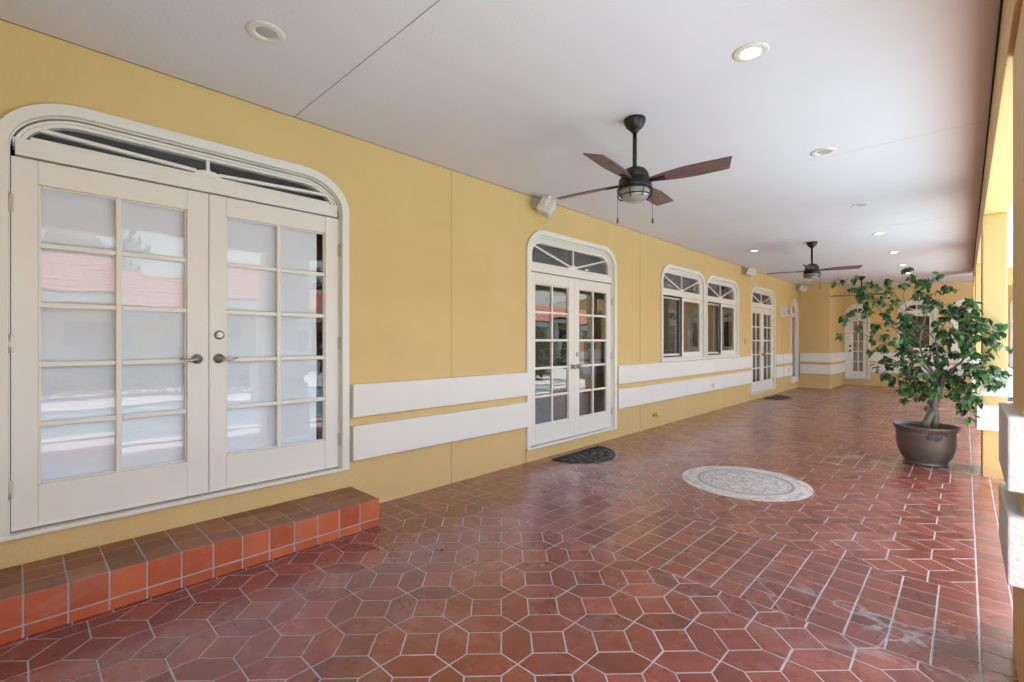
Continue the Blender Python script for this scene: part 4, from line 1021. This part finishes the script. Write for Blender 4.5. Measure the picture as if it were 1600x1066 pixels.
def bush(name, c, rad, n_, lab, cat, group=None, size=0.16, seed=1, mat="garden_leaf", stem=None):
    r2 = random.Random(seed); e = tag(empty(name, c), lab, cat, group); g = MB()
    lobes = [(Vector((r2.uniform(-.6,.6)*rad[0], r2.uniform(-.6,.6)*rad[1], r2.uniform(-.45,.55)*rad[2])), r2.uniform(.35,.6)) for _ in range(14)]
    for i in range(n_):
        lb, lr = r2.choice(lobes); d = Vector((r2.gauss(0,1), r2.gauss(0,1), r2.gauss(0,1))).normalized()
        p = lb + Vector((d.x*rad[0], d.y*rad[1], d.z*rad[2]))*lr*r2.uniform(.7,1.05) + Vector((0,0,stem or rad[2]))
        a = Vector((r2.gauss(0,1), r2.gauss(0,1), r2.gauss(0,1))).normalized(); b = a.cross(d).normalized(); s_ = size*r2.uniform(.6,1.3)
        g.tone = r2.random(); g.add([p-a*s_, p+b*s_*.45, p+a*s_, p-b*s_*.45], [(0,1,2,3)])
    g.build("foliage", mat, e)
    g = MB(); g.tube([(0,0,-.1), (0.02,0,(stem or rad[2])*.6), (0,0.03,(stem or rad[2])*1.1)], [max(.03,rad[0]*.06), max(.025,rad[0]*.05), .02], 8); g.build("trunk", "bark", e)
    return e
gh = MB(); r2 = random.Random(5)
for i in range(9000):
    p = Vector((r2.gauss(9.6, .35), r2.uniform(-8, 5.6), r2.uniform(0, 1.25)+.15*r2.random())); a = Vector((r2.gauss(0,1), r2.gauss(0,1), r2.gauss(0,1))).normalized(); b = a.orthogonal().normalized(); s_ = r2.uniform(.05,.12)
    gh.tone = r2.random(); gh.add([p-a*s_, p+b*s_*.5, p+a*s_, p-b*s_*.5], [(0,1,2,3)])
tag(gh.build("hedge", "garden_leaf"), "clipped green hedge along the far side of the pool", "hedge")
bush("shrub", (9.0, 8.6, 0), (1.1, 1.2, .8), 1400, "rounded green shrub beyond the pool", "shrub", seed=2)
bush("shrub", (0.95, 13.7, 0), (.45, .6, .5), 900, "low green shrub on the pool deck near the far columns", "shrub", seed=3, size=.08)
bush("shrub", (13.0, 12.6, 0), (1.0, 1.3, 1.1), 1500, "taller shrub near the pool house corner", "shrub", seed=4)
for i, (x, y, h) in enumerate(((27, -6, 4.2), (28, 3, 5.0), (27.5, 14, 4.4), (29, 24, 5.2), (22, -14, 4.0))):
    bush("garden_tree", (x, y, 0), (2.8, 3.0, 2.4), 2200, ("spreading tree rising behind the pool house roof"), "tree", "trees behind the pool house", size=.30, seed=20+i, stem=h)
for i, (x, y, a, b, c, lab) in enumerate(((5.6, 14.4, .6, .7, .5, "low mounded shrub just past the pool's end"), (7.4, 15.6, .8, .9, .8, "broad shrub at the pool corner"), (6.6, 19.0, .9, 1.0, .7, "shrub on the grass beyond the porch wing"), (9.0, 18.5, 1.0, 1.1, 1.2, "tall shrub midway to the pool house"), (9.8, 23.5, 1.2, 1.2, 1.0, "wide shrub far along the garden"))):
    bush("shrub", (x, y, 0), (a, b, c), 1300, lab, "shrub", seed=40+i, size=.11)
tr_ = tag(empty("white_trellis", (11.4, 6.4, 0)), "white open garden trellis beside the pool", "trellis")
g = MB()
for k in range(4): g.box(-.05, .05, k*.7-.05, k*.7+.05, -0.02, 2.2)
g.build("posts", "white_metal", tr_)
g = MB()
for z in (.5, 1.1, 2.15): g.box(-.03, .03, -.1, 2.2, z, z+.06)
g.build("rails", "white_metal", tr_)
